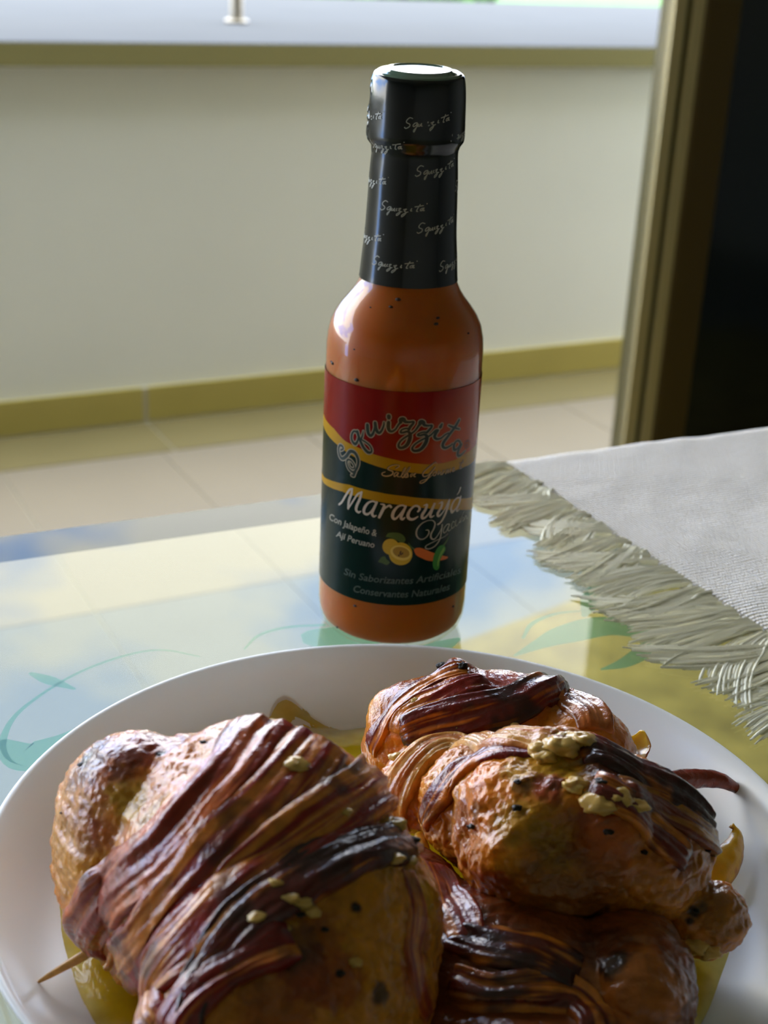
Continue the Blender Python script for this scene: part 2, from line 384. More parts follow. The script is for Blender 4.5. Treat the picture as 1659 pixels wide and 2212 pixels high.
# room: lintel wall, right part, left, back, ceiling
fbox('wall_lintel', -3000, 3300, tF, tF + 160, LZ, 1800, M['room'], kind='structure')
fbox('wall_right', 3200, 3300, -3200, tF, FZ, 1800, M['room'], kind='structure')
fbox('wall_right_front', sF + 960, 3300, tF, tF + 160, FZ, LZ, M['room'], kind='structure')
fbox('wall_left', -3100, -3000, -3200, tF + 160, FZ, 1800, M['room'], kind='structure')
fbox('wall_back', -3000, 3300, -3300, -3200, FZ, 1800, M['room'], kind='structure')
fbox('ceiling', -3100, 3300, -3300, tF + 160, 1800, 1900, M['ceiling'], kind='structure')

# ------------------------------------------------------------------ glass table
te0, te1 = at(0, 1160, 0), at(690, 1068, 0)
g1 = (te1 - te0) / np.linalg.norm(te1 - te0); g2 = np.array([-g1[1], g1[0], 0])
TE = float(np.dot(te0, g2))
def tf(s, t, z): return g1 * s + g2 * t + ez * z
tab = thing('glass_table', tf(50, TE - 420, FZ), 'clear glass table top with frosted mint swirls under plate and bottle', 'table')
x0, x1, y0, y1 = -560, 760, TE - 850, TE
def tbox(name, b, m, parent, bev=0, label=None):
    V = [tf(*p) for p in box_v(*b)]; o = make(name, V, BF, m, parent, smooth=False, label=label)
    if bev: bevel(o, bev)
    return o
gt = make('glass_top', [tf(*p) for p in box_v(x0, x1, y0, y1, -10, 0)], [(0, 3, 2, 1), (4, 5, 6, 7)], M['tglass'], tab, smooth=False)
make('glass_edge', [tf(*p) for p in box_v(x0, x1, y0, y1, -10, 0)], [(0, 1, 5, 4), (1, 2, 6, 5), (2, 3, 7, 6), (3, 0, 4, 7)], M['tedge'], tab, smooth=False, label='green glass edge')
for sx_, ty_ in ((x0 + 70, y0 + 70), (x1 - 70, y0 + 70), (x1 - 70, y1 - 70), (x0 + 70, y1 - 70)):
    c = tf(sx_, ty_, 0)
    V, Fc = lathe([(0, FZ), (30, FZ), (30, FZ + 8), (24, FZ + 10), (24, -22), (38, -18), (38, -10.2), (0, -10.2)], 24, (c[0], c[1])); make('leg', V, Fc, M['leg'], tab)

# flat strokes: a ribbon of varying width in a 2-D chart, mapped to a surface
def stroke2d(P, w, step, close_caps=True):
    n0 = len(P); W_ = w if hasattr(w, '__len__') else [w] * n0
    W_ = np.interp(np.linspace(0, 1, n0), np.linspace(0, 1, len(W_)), W_)
    Q = cr_spline([(*p, ww) for p, ww in zip(P, W_)], step)
    X = Q[:, :2]; w_ = np.maximum(Q[:, 2], 1e-4); T = np.gradient(X, axis=0); T /= (np.linalg.norm(T, axis=1)[:, None] + 1e-9)
    Nn = np.c_[-T[:, 1], T[:, 0]]
    if close_caps:
        a = [(X[0] - T[0] * w_[0] * .45, w_[0] * .45), (X[0] - T[0] * w_[0] * .25, w_[0] * .85)]
        b = [(X[-1] + T[-1] * w_[-1] * .25, w_[-1] * .85), (X[-1] + T[-1] * w_[-1] * .45, w_[-1] * .45)]
        X = np.vstack([[q[0] for q in a], X, [q[0] for q in b]]); w_ = np.r_[[q[1] for q in a], w_, [q[1] for q in b]]
        Nn = np.vstack([Nn[:1], Nn[:1], Nn, Nn[-1:], Nn[-1:]])
    L_ = X + Nn * w_[:, None] / 2; R_ = X - Nn * w_[:, None] / 2
    n = len(X); V = np.empty((3 * n, 2)); V[0::3] = L_; V[1::3] = X; V[2::3] = R_
    Fc = []
    for i in range(n - 1):
        for j in (0, 1): Fc.append((3 * i + j, 3 * i + 3 + j, 3 * i + 4 + j, 3 * i + 1 + j))
    return V, Fc
def strokes_plane(name, L_, z, th_, m, parent, label=None):
    for P, w in L_:
        Pm = [at(u, v, z)[:2] for u, v in P]
        u0, v0 = P[len(P) // 2]; sc = np.linalg.norm(at(u0 + 5, v0, z) - at(u0, v0, z)) / 5 * 2.1
        V, Fc = stroke2d(Pm, [q * sc for q in (w if hasattr(w, '__len__') else [w])], 2.0)
        make(name, np.c_[V, np.full(len(V), z)], Fc, m, parent, smooth=False, label=label)
strokes_plane('frosted_swirl', [
    ([(1112, 1416), (1170, 1390), (1225, 1370), (1310, 1352), (1400, 1366), (1450, 1400)], [3, 18, 34, 40, 34, 8]),
    ([(1300, 1446), (1350, 1432), (1400, 1400), (1420, 1370)], [3, 16, 20, 8]),
    ([(1130, 1378), (1150, 1347), (1200, 1326), (1262, 1319)], [3, 5, 4, 2]),
    ([(1262, 1330), (1283, 1290), (1310, 1250)], [6, 24, 10]),
    ([(430, 1418), (347, 1404), (260, 1419), (152, 1462), (43, 1536), (6, 1600), (16, 1645), (60, 1660), (130, 1640)], [2, 3, 4, 4, 5, 8, 10, 10, 4]),
    ([(10, 1605), (60, 1628), (130, 1612), (190, 1575)], [16, 44, 44, 20]),
    ([(68, 1455), (108, 1470), (160, 1488)], [6, 16, 4]),
    ([(528, 1402), (560, 1372), (620, 1355), (700, 1350)], [2, 4, 5, 5]),
    ([(690, 1378), (770, 1374), (850, 1372)], [40, 46, 20]),
    ([(900, 1406), (950, 1396), (990, 1380)], [10, 22, 6]),
], -9.9, 0, M['swirl'], tab)

# ------------------------------------------------------------------ sauce bottle
BX, BY = 3.8, 402.0
BPROF = [(0, 0.6), (16.5, 0.3), (19.0, 0.0), (20.8, 0.8), (22.3, 2.6), (23.1, 5.0), (23.5, 8.5), (23.5, 20), (23.5, 84), (23.5, 92), (23.2, 95.5), (22.4, 99), (21.0, 102), (19.0, 104.8), (17.2, 107), (15.6, 109.3), (14.6, 111.5), (14.1, 113.5), (13.6, 118), (12.9, 128), (12.2, 146), (12.2, 166)]
ZR = np.array([z for r, z in BPROF[2:]]); RR = np.array([r for r, z in BPROF[2:]])
WPROF = [(14.5, 112.4), (14.35, 113.5), (13.9, 119), (13.3, 126), (12.95, 134), (12.65, 142), (12.3, 147.5), (12.35, 149.2), (12.75, 150.4), (13.55, 151.6), (13.75, 153.5), (13.6, 158), (13.35, 164), (13.0, 167.6), (12.75, 168.9), (12.45, 169.6), (11.8, 169.7)]
WZ = np.array([z for r, z in WPROF]); WR = np.array([r for r, z in WPROF])
bot = thing('sauce_bottle', (BX, BY, 0), 'glass bottle of orange hot sauce with black shrink wrapped neck behind the plate', 'bottle')
V, Fc = lathe(BPROF, 128, (BX, BY)); make('glass_body', V, Fc, M['bglass'], bot)
SP = [(0, 1.2), (17.5, 1.2), (20.2, 2.0), (22.0, 3.6), (22.9, 6), (23.3, 10), (23.3, 20), (23.3, 92), (23.0, 95.3), (22.2, 98.8), (20.8, 101.8), (18.8, 104.6), (17.0, 106.8), (15.4, 109.2), (14.3, 111.6), (12.8, 118), (12.1, 128), (0, 128.5)]
V, Fc = lathe(SP, 96, (BX, BY)); sauce = make('sauce', V, Fc, M['sauce_in'], bot, label='thick orange brown sauce with dark flecks')
def surf(u, v, rz, rr):
    """photo ray -> (theta, z) on the bottle's surface of revolution"""
    d = ray(u, v); o = OC - np.array([BX, BY, 0]); z = 80.0
    for _ in range(12):
        r = float(np.interp(z, rz, rr))
        A = d[0] ** 2 + d[1] ** 2; B = o[0] * d[0] + o[1] * d[1]; C = o[0] ** 2 + o[1] ** 2 - r * r
        D = B * B - A * C; t = (-B - math.sqrt(max(D, 0))) / A; p = o + d * t; z = p[2]
    return math.atan2(p[0], -p[1]), float(z)
def onb(ST, off, rz, rr):
    th = ST[:, 0]; z = ST[:, 1]; r = np.interp(z, rz, rr) + off
    return np.c_[BX + r * np.sin(th), BY - r * np.cos(th), z]
LR = 23.62
lrz = np.array([0, 200.0]); lrr = np.array([LR, LR])
def lab_pts(P, sc=1.0, off=(0, 0)):
    return [surf(off[0] + x / sc, off[1] + y / sc, lrz, lrr) for x, y in P]
def lab_strokes(name, L_, sc, off, wpx_, m, dz, parent, grow=0.0):
    """strokes traced in the photo -> raised ink on the label, chart (arc mm, z mm)"""
    VV = []; FF = []; n = 0
    for e in L_:
        P, w = e if isinstance(e, tuple) else (e, [1])
        Q = [(a * LR, z) for a, z in lab_pts(P, sc, off)]
        V, Fc = stroke2d(Q, [q * wpx_ / 6.9 + grow for q in w], 0.18)
        ST = np.c_[V[:, 0] / LR, V[:, 1]]
        VV.append(onb(ST, dz, lrz, lrr)); FF += [tuple(q + n for q in f) for f in Fc]; n += len(V)
    return make(name, np.vstack(VV), FF, m, parent, smooth=False)
# label paper
def band(name, lo, hi, m, dz, parent, th0, th1, n=160, k=24, colf=None):
    th = np.linspace(th0, th1, n)
    zl = lo(th); zh = hi(th); V = []; uvc = []
    for i in range(n):
        for j in range(k):
            z = zl[i] + (zh[i] - zl[i]) * j / (k - 1); V.append((th[i], z))
    V = np.array(V); col = colf(V) if colf else None
    return make(name, onb(V, dz, lrz, lrr), grid_faces(n, k), m, parent, col=col)
ZL0, ZL1 = 16.9, 84.7
lab = band('label', lambda t: t * 0 + ZL0, lambda t: t * 0 + ZL1, M['label'], 0.0, bot, math.radians(-152), math.radians(152))
lab['label'] = 'dark green and red paper label with gold bands'
def curve_px(P):
    Q = sorted(surf(u, v, lrz, lrr) for u, v in P); a = np.array(Q)
    return lambda t: np.interp(t, a[:, 0], a[:, 1])
g1t = curve_px([(700, 895), (722, 926), (745.6, 952.5), (776, 967.6), (806, 980.7), (852, 992.6), (880, 999), (925, 1003), (957.6, 1000), (985, 992), (1008, 978), (1029, 957)])
g1b = curve_px([(700, 922), (727, 959), (776, 992.6), (830, 1012), (880, 1020), (908.8, 1023), (957.6, 1022), (999, 1010), (1027, 990.4)])
g2t = curve_px([(700.5, 1030), (755, 1047), (820, 1063.6), (870, 1071), (926, 1076.7), (991, 1076.7), (1021, 1073)])
g2b = curve_px([(700.5, 1044), (739, 1061.5), (798.5, 1079), (870, 1091), (926, 1098), (985, 1101), (1019, 1099.4)])
A0, A1 = math.radians(-95), math.radians(95)
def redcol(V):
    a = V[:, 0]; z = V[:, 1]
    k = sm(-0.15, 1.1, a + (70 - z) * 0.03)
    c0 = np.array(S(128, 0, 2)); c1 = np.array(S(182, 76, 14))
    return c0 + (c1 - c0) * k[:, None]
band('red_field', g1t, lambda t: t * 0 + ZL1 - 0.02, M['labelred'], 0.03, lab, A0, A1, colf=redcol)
band('gold_band', g1b, g1t, M['gold'], 0.045, lab, A0, A1, k=6)
band('gold_band', g2b, g2t, M['gold'], 0.045, lab, A0, A1, k=6)
# big word: S + quizzita
K = 9.217
LG1 = [ # crop at (700,870)
 ([(340, 940), (385, 915), (370, 870), (325, 845), (295, 900), (300, 1000), (330, 1080), (380, 1110), (450, 1060), (520, 970), (600, 985), (660, 1070), (685, 1180), (660, 1290), (610, 1370), (560, 1370), (490, 1300), (455, 1190), (480, 1130), (540, 1150), (600, 1230), (610, 1300), (560, 1310), (510, 1260), (500, 1200)], [.9, .7, 1, 1, 1.1, 1.2, 1.3, 1.4, 1.4, 1.4, 1.3, 1.2, 1.1, 1, 1, .9, .8, .8, .8, .7, .7, .6, .5, .4]),
 ([(620, 1370), (600, 1410), (590, 1450), (550, 1440)], [1.2, 1.3, 1.1, .7]),
 ([(650, 580), (600, 565), (560, 620), (550, 710), (575, 780), (625, 820), (670, 760), (690, 660)], [1, .8, .9, 1, 1.1, 1.2, .9, .6]),
 ([(665, 570), (690, 660), (730, 770), (790, 890), (870, 980), (935, 985), (950, 930), (910, 850), (840, 790), (745, 730), (690, 700)], [1.2, 1.2, 1.2, 1.2, 1.3, .9, .7, .7, .7, .6, .5]),
 ([(745, 710), (770, 640), (785, 560)], [.8, .6, .3]),
 ([(865, 440), (870, 540), (890, 620), (935, 655), (980, 600), (1010, 500), (1020, 400)], [1.3, 1.4, 1.3, 1.2, 1, .8, 1.2]),
 ([(1018, 400), (1030, 500), (1060, 570), (1100, 600), (1150, 550), (1190, 450), (1195, 390)], [1.3, 1.4, 1.3, 1.1, .9, .7, .5]),
 ([(1285, 390), (1280, 480), (1300, 550), (1350, 570), (1420, 530), (1480, 440), (1540, 370)], [1.4, 1.5, 1.3, 1, .8, .8, 1]),
 ([(1290, 265), (1292, 300)], [1.6, 1.5])]
LG2 = [ # crop at (860,870)
 ([(50, 390), (60, 340), (110, 330), (140, 375), (220, 385), (305, 375), (300, 410), (240, 480), (215, 530)], [1.3, 1.9, 1.7, 1.3, .9, .8, 1, 1.2, 1.2]),
 ([(215, 520), (150, 510), (70, 540), (50, 590), (110, 590), (190, 570), (235, 620), (230, 720), (180, 830), (100, 890), (25, 890), (10, 830), (60, 750), (150, 680), (250, 620), (340, 550), (410, 450)], [.8, .7, .7, .9, .9, 1, 1.4, 1.6, 1.5, 1.2, 1.1, .9, .8, .8, .8, .8, 1]),
 ([(430, 430), (450, 385), (500, 395), (520, 440), (590, 455), (670, 450), (660, 490), (610, 550), (570, 590)], [1.3, 1.9, 1.7, 1.2, .9, .8, 1, 1.1, 1.1]),
 ([(570, 590), (500, 585), (420, 610), (390, 640), (440, 650), (520, 630), (570, 670), (560, 760), (500, 870), (420, 940), (320, 955), (280, 910), (330, 830), (430, 760), (560, 690), (650, 640), (730, 560), (770, 545)], [.8, .7, .7, .9, .9, 1, 1.4, 1.6, 1.5, 1.3, 1.1, .9, .8, .8, .8, .8, .8, 1]),
 ([(790, 550), (745, 610), (725, 680), (770, 720), (850, 705), (930, 640), (1000, 600)], [1.2, 1.4, 1.3, 1, .8, .7, .6]),
 ([(870, 425), (840, 480)], [.9, 1.5]),
 ([(1210, 345), (1150, 450), (1070, 560), (980, 680), (900, 790), (885, 860), (930, 900), (1010, 870), (1080, 820)], [1.3, 1.3, 1.3, 1.3, 1.4, 1.3, 1, .8, .7]),
 ([(1000, 450), (1100, 490), (1220, 525)], [.6, .9, .6]),
 ([(1230, 790), (1200, 755), (1150, 770), (1110, 840), (1110, 920), (1150, 930), (1200, 880), (1240, 800)], [1, .8, .9, 1.2, 1.2, 1, .8, .7]),
 ([(1255, 830), (1215, 900), (1185, 990), (1190, 1050), (1240, 1045), (1310, 980), (1340, 950)], [1.2, 1.3, 1.3, 1.1, .8, .5, .3])]
W0 = 5.0
for L_, off in ((LG1, (700, 870)), (LG2, (860, 870))):
    lab_strokes('lettering', L_, K, off, W0, M['inkpale'], 0.06, lab, grow=0.62)
    lab_strokes('lettering', L_, K, off, W0, M['inkdark'], 0.085, lab)
lab_strokes('lettering', [([(1370, 740), (1410, 760), (1410, 840), (1370, 895), (1325, 880), (1320, 800), (1370, 740)], [1]), ([(1350, 860), (1355, 780), (1385, 775), (1380, 820), (1355, 825), (1385, 860)], [.8])], K, (860, 870), 1.4, M['inkdark'], 0.085, lab)
# flavour word
MR1 = [ # crop (690,1030)
 ([(395, 550), (450, 500), (520, 380), (600, 260), (660, 235)], [.9, .9, .9, .9, .7]),
 ([(655, 240), (640, 340), (590, 480), (575, 630)], [.8, 1.1, 1.2, 1]),
 ([(580, 630), (660, 500), (760, 350), (845, 305)], [.6, .7, .8, .7]),
 ([(845, 300), (810, 430), (745, 580), (735, 660), (780, 705), (825, 685)], [.8, 1.1, 1.2, 1.2, 1, .5]),
 ([(1130, 510), (1060, 485), (970, 520), (900, 620), (890, 710), (950, 745), (1020, 700), (1090, 600), (1140, 510)], [.8, .7, .9, 1.2, 1.2, 1, .7, .6, .6]),
 ([(1145, 505), (1090, 620), (1050, 720), (1080, 785), (1130, 770)], [.9, 1.1, 1.2, 1, .5]),
 ([(1220, 540), (1290, 560), (1265, 650), (1190, 805)], [.4, .9, 1.2, 1.1]),
 ([(1240, 700), (1320, 610), (1400, 570), (1425, 600)], [.5, .7, .9, 1])]
MR2 = [ # crop (850,1030)
 ([(230, 590), (180, 565), (90, 590), (10, 680), (-20, 780), (10, 835), (60, 820), (140, 730), (240, 590)], [.8, .7, .9, 1.2, 1.3, 1.1, .8, .6, .6]),
 ([(245, 585), (190, 700), (150, 800), (175, 845), (225, 810)], [.9, 1.1, 1.2, 1, .5]),
 ([(485, 690), (520, 640), (490, 585), (420, 580), (330, 660), (285, 770), (320, 835), (400, 840), (485, 790)], [.8, 1, .8, .8, 1, 1.3, 1.2, 1, .5]),
 ([(600, 570), (665, 555), (635, 650), (570, 760), (580, 825), (650, 790), (730, 680), (810, 540)], [.3, .9, 1.2, 1.3, 1.1, .8, .6, .8]),
 ([(815, 535), (770, 650), (730, 760), (750, 800), (805, 770)], [1, 1.1, 1.2, .9, .4]),
 ([(905, 530), (965, 505), (945, 610), (880, 720), (890, 780), (950, 740), (1030, 620), (1105, 460)], [.3, .9, 1.1, 1.2, 1, .7, .6, .8]),
 ([(1110, 460), (1070, 620), (1000, 800), (930, 910), (880, 945)], [1, 1.1, 1, .8, .7]),
 ([(1320, 415), (1260, 420), (1190, 500), (1145, 620), (1160, 705), (1220, 650), (1290, 540), (1330, 400)], [.7, .7, .9, 1.1, 1.1, .7, .6, .7]),
 ([(1335, 390), (1310, 510), (1255, 640), (1270, 680), (1305, 640)], [.9, 1, 1.1, .8, .4]),
 ([(1330, 220), (1300, 300), (1262, 355)], [1, .8, .4])]
for L_, off in ((MR1, (690, 1030)), (MR2, (850, 1030))):
    lab_strokes('lettering', L_, K, off, 5.0, M['inkwhite'], 0.09, lab)
YA = [ # crop (850,1030): thin script word
 ([(640, 1060), (690, 1060), (705, 1110), (660, 1190), (580, 1240), (500, 1225), (455, 1150), (470, 1040), (560, 930), (680, 870), (780, 870), (825, 930), (800, 1030), (745, 1140), (750, 1220), (810, 1240), (880, 1160), (950, 1030), (965, 950)], [.5, .8, .9, .8, .8, .9, 1.1, 1.1, .9, .6, .7, 1.1, 1.2, 1.3, 1.2, .9, .7, .7, .9]),
 ([(968, 950), (950, 1100), (915, 1250), (830, 1370), (720, 1430), (640, 1420), (650, 1370), (760, 1310), (900, 1240), (1010, 1190), (1080, 1130)], [1, 1, 1, .9, .8, .9, .7, .6, .5, .4, .4]),
 ([(1110, 940), (1060, 950), (1000, 1030), (995, 1110), (1040, 1090), (1110, 950)], [.7]), ([(1115, 945), (1080, 1050), (1110, 1070), (1150, 1030)], [.8, .8, .4]),
 ([(1210, 900), (1180, 890), (1150, 960), (1160, 1025), (1215, 980)], [.6]),
 ([(1240, 860), (1225, 940), (1250, 975), (1300, 900), (1320, 820)], [.7]), ([(1320, 820), (1305, 910), (1340, 890)], [.6]),
 ([(1400, 680), (1350, 790), (1320, 900)], [.6]), ([(1335, 880), (1375, 800), (1390, 830), (1375, 880), (1405, 850)], [.5]), ([(1420, 760), (1405, 850), (1440, 770), (1450, 830), (1475, 800)], [.5])]
lab_strokes('lettering', YA, K, (850, 1030), 2.9, M['inkgrey'], 0.08, lab)
SG1 = [([(1430, 1310), (1500, 1260), (1440, 1235), (1330, 1260), (1270, 1320), (1370, 1370), (1350, 1430), (1250, 1460), (1165, 1440), (1160, 1400), (1220, 1375)], [.6, .8, .7, .7, .9, 1, 1, .9, .8, .6, .5]),
 ([(1480, 1400), (1440, 1380), (1395, 1430), (1405, 1470), (1450, 1430), (1485, 1390), (1455, 1460), (1490, 1470)], [.7]),
 ([(1510, 1480), (1580, 1400), (1625, 1300), (1600, 1310), (1545, 1440), (1560, 1490), (1600, 1470)], [.6]),
 ([(1600, 1480), (1650, 1400), (1655, 1450), (1620, 1490)], [.6])]
SG2 = [([(190, 1400), (200, 1470), (160, 1485)], [.7]), ([(90, 1480), (170, 1400), (245, 1290), (210, 1300), (120, 1440), (140, 1480)], [.5]), ([(290, 1410), (250, 1430), (250, 1475), (290, 1440), (350, 1400), (310, 1460), (345, 1470)], [.6]),
 ([(770, 1210), (740, 1190), (640, 1260), (520, 1370), (490, 1440), (530, 1470), (620, 1420), (730, 1290), (740, 1280), (640, 1420), (560, 1540), (470, 1600), (430, 1590), (470, 1550), (600, 1500), (700, 1420)], [.6, .7, .8, .8, .9, .9, .7, .7, .8, .9, 1, .8, .7, .6, .5, .4]),
 ([(740, 1370), (700, 1400), (700, 1450), (740, 1440), (760, 1390), (740, 1370)], [.6]), ([(810, 1360), (790, 1430), (850, 1370), (840, 1430), (870, 1420)], [.6]),
 ([(900, 1350), (870, 1430), (930, 1345)], [.6]), ([(970, 1330), (940, 1420), (1000, 1325), (985, 1400), (1045, 1310), (1030, 1390)], [.6]), ([(1080, 1350), (1125, 1300), (1090, 1310), (1080, 1370), (1130, 1340)], [.6]),
 ([(1300, 1140), (1230, 1290), (1240, 1310), (1275, 1280)], [.7, .6, .5]), ([(1220, 1210), (1310, 1190)], [.4])]
for L_, off in ((SG1, (700, 870)), (SG2, (860, 870))):
    lab_strokes('lettering', [([(x - 8, y - 10) for x, y in P], w) for P, w in L_], K, off, 3.0, M['inkdark'], 0.08, lab)
    lab_strokes('lettering', L_, K, off, 2.4, M['inkrose'], 0.1, lab)
# small set lines in the built-in font, laid along a baseline traced in the photo
def text_mesh(s, shear=0.25, offset=0.012):
    cu = bpy.data.curves.new('t', 'FONT'); cu.body = s; cu.shear = shear; cu.offset = offset; cu.resolution_u = 3; cu.size = 1
    o = bpy.data.objects.new('t', cu); COL.objects.link(o)
    dg = bpy.context.evaluated_depsgraph_get(); dg.update(); me = bpy.data.meshes.new_from_object(o.evaluated_get(dg))
    V = np.array([v.co[:2] for v in me.vertices]); Fc = [tuple(p.vertices) for p in me.polygons]
    bpy.data.objects.remove(o); bpy.data.curves.remove(cu); bpy.data.meshes.remove(me)
    return V, Fc
def text_on(s, base, hpx, m, dz=0.08):
    V, Fc = text_mesh(s)
    B = cr_spline(base, 2.0); d = np.r_[0, np.cumsum(np.linalg.norm(np.diff(B, axis=0), axis=1))]
    x0_, x1_ = V[:, 0].min(), V[:, 0].max(); k = d[-1] / (x1_ - x0_)
    t = (V[:, 0] - x0_) * k; bx = np.interp(t, d, B[:, 0]); by = np.interp(t, d, B[:, 1])
    ST = np.array([surf(a, b - yy * hpx / 0.72, lrz, lrr) for a, b, yy in zip(bx, by, V[:, 1])])
    make('lettering', onb(ST, dz, lrz, lrr), Fc, m, lab, smooth=False)
text_on('Con Jalape\u00f1o &', [(712, 1122), (727, 1130), (760, 1144), (792, 1153), (814, 1159)], 15, M['inkgrey'])
text_on('Aj\u00ed Peruano', [(726, 1158), (745, 1166), (775, 1176), (809, 1183.5)], 14, M['inkgrey'])
text_on('Sin Saborizantes Artificiales', [(743, 1240), (777, 1252), (825, 1259), (869, 1261), (905, 1259), (950, 1251), (996, 1237)], 15, M['inkdim'])
text_on('Conservantes Naturales', [(764, 1278), (805, 1286), (852.7, 1290), (895, 1289), (935, 1283), (972, 1273)], 15, M['inkdim'])
# printed fruit and peppers
def blob(P, sc, off, m, dz, rings=8):
    Q = np.array([(a * LR, z) for a, z in lab_pts(P, sc, off)]); Q = cr_spline(list(Q) + [Q[0]], 0.3)[:-1, :2]
    c = Q.mean(0); n = len(Q); V = [c]
    for k in range(1, rings + 1): V += list(c + (Q - c) * k / rings)
    Fc = [(0, 1 + i, 1 + (i + 1) % n) for i in range(n)]
    for k in range(rings - 1):
        a = 1 + k * n; Fc += [(a + i, a + n + i, a + n + (i + 1) % n, a + (i + 1) % n) for i in range(n)]
    V = np.array(V)
    return make('printed_fruit', onb(np.c_[V[:, 0] / LR, V[:, 1]], dz, lrz, lrr), Fc, m, lab, smooth=False)
def ell(cx, cy, a, b, rot=0, n=14):
    return [(cx + a * math.cos(t) * math.cos(rot) - b * math.sin(t) * math.sin(rot), cy + a * math.cos(t) * math.sin(rot) + b * math.sin(t) * math.cos(rot)) for t in np.linspace(0, 2 * math.pi, n, endpoint=False)]
o5, o6 = (690, 1130), (840, 1130)
blob(ell(1420, 470, 165, 160, .3), K, o5, M['pf_y'], 0.06)
blob([(-60, 270), (-20, 205), (80, 185), (220, 200), (310, 270), (325, 350), (260, 395), (170, 350), (60, 300)], K, o6, M['pf_g'], 0.07)
blob(ell(235, 610, 235, 225, .25), K, o6, M['pf_y'], 0.08)
blob(ell(240, 590, 215, 145, .25), K, o6, M['pf_c'], 0.09)
blob(ell(245, 580, 170, 105, .25), K, o6, M['pf_i'], 0.10)
for x, y in ((235, 570), (240, 620), (200, 640), (270, 600), (225, 595)): blob(ell(x, y, 16, 24, .2, 8), K, o6, M['pf_s'], 0.11, 2)
blob([(1170, 770), (1230, 680), (1300, 660), (1340, 720), (1400, 780), (1340, 830), (1260, 800)], K, o5, M['pf_g'], 0.07)
blob([(490, 520), (560, 490), (660, 500), (860, 580), (1050, 640), (1170, 670), (1140, 710), (1000, 745), (800, 750), (640, 690), (540, 630)], K, o6, M['pep_o'], 0.08)
lab_strokes('printed_fruit', [([(500, 515), (440, 470), (390, 400)], [1.2, .9, .6])], K, o6, 3, M['pf_g'], 0.08, lab)
blob([(1100, 440), (1125, 520), (1060, 640), (1010, 760), (1000, 880), (950, 935), (890, 900), (870, 800), (890, 650), (960, 500), (1030, 440)], K, o6, M['pep_g'], 0.10)
blob([(1100, 470), (1100, 540), (1030, 660), (990, 780), (975, 870), (960, 800), (1000, 640), (1060, 520)], K, o6, M['pep_l'], 0.11, 4)
lab_strokes('printed_fruit', [([(1060, 470), (1130, 380), (1190, 270)], [1.2, .9, .6])], K, o6, 5, M['pf_g'], 0.09, lab)
# pepper flecks in the sauce
for (u, v, r) in [(860, 647, .9), (844, 663, .7), (942, 700, .8), (946, 687, .7), (770, 821, .9), (718, 785, .8), (800, 664, .4), (765, 755, .4), (767, 1309, .7), (979, 1310, .6), (728, 1355, .6), (1012, 720, .5), (715, 781, .5)]:
    a, z = surf(u, v, ZR, RR - 0.1)
    p = onb(np.array([[a, z]]), -0.12, ZR, RR)[0]
    V, Fc = lathe([(0, -r * .6), (r * .8, -r * .3), (r, 0), (r * .6, r * .5), (0, r * .6)], 8); V = np.array(V) * [1, .5, 1]
    c_, s_ = math.cos(a), math.sin(a); V = np.c_[V[:, 0] * c_ - V[:, 1] * s_, V[:, 0] * s_ + V[:, 1] * c_, V[:, 2]] + p
    make('pepper_fleck', V, Fc, M['fleck'], sauce)
# shrink wrap and cap
n = 200; V = []
wp = cr_spline([(z, r) for r, z in WPROF], 0.8); 
for i, (z, r) in enumerate(wp):
    for k in range(n):
        t = 2 * math.pi * k / n
        rr = r + 0.10 * math.sin(9 * t + z * .08) * sm(146, 154, z) * sm(171, 168, z) - 0.5 * math.exp(-((t - 4.85) / .05) ** 2) * 0.4
        V.append((BX + rr * math.sin(t), BY - rr * math.cos(t), z))
Fc = []
for i in range(len(wp) - 1):
    for k in range(n): Fc.append((i * n + k, i * n + (k + 1) % n, (i + 1) * n + (k + 1) % n, (i + 1) * n + k))
V = np.array(V); V[:, 2] += (V[:, 1] - BY) * .07 * sm(158, 168, V[:, 2])
wrap = make('neck_wrap', V, Fc, M['wrap'], bot, label='glossy black shrink wrap printed with small script words')
V, Fc = lathe([(12.2, 166), (12.2, 169.4), (12.0, 169.9), (11.4, 170.2), (9.4, 170.5), (9.1, 170.9), (8.5, 171.0), (8.1, 170.6), (4, 170.9), (0, 171.0)], 128, (BX, BY)); V = np.array(V); V[:, 2] += (V[:, 1] - BY) * .07; make('cap', V, Fc, M['captop'], bot, label='round cap top with a raised ring')
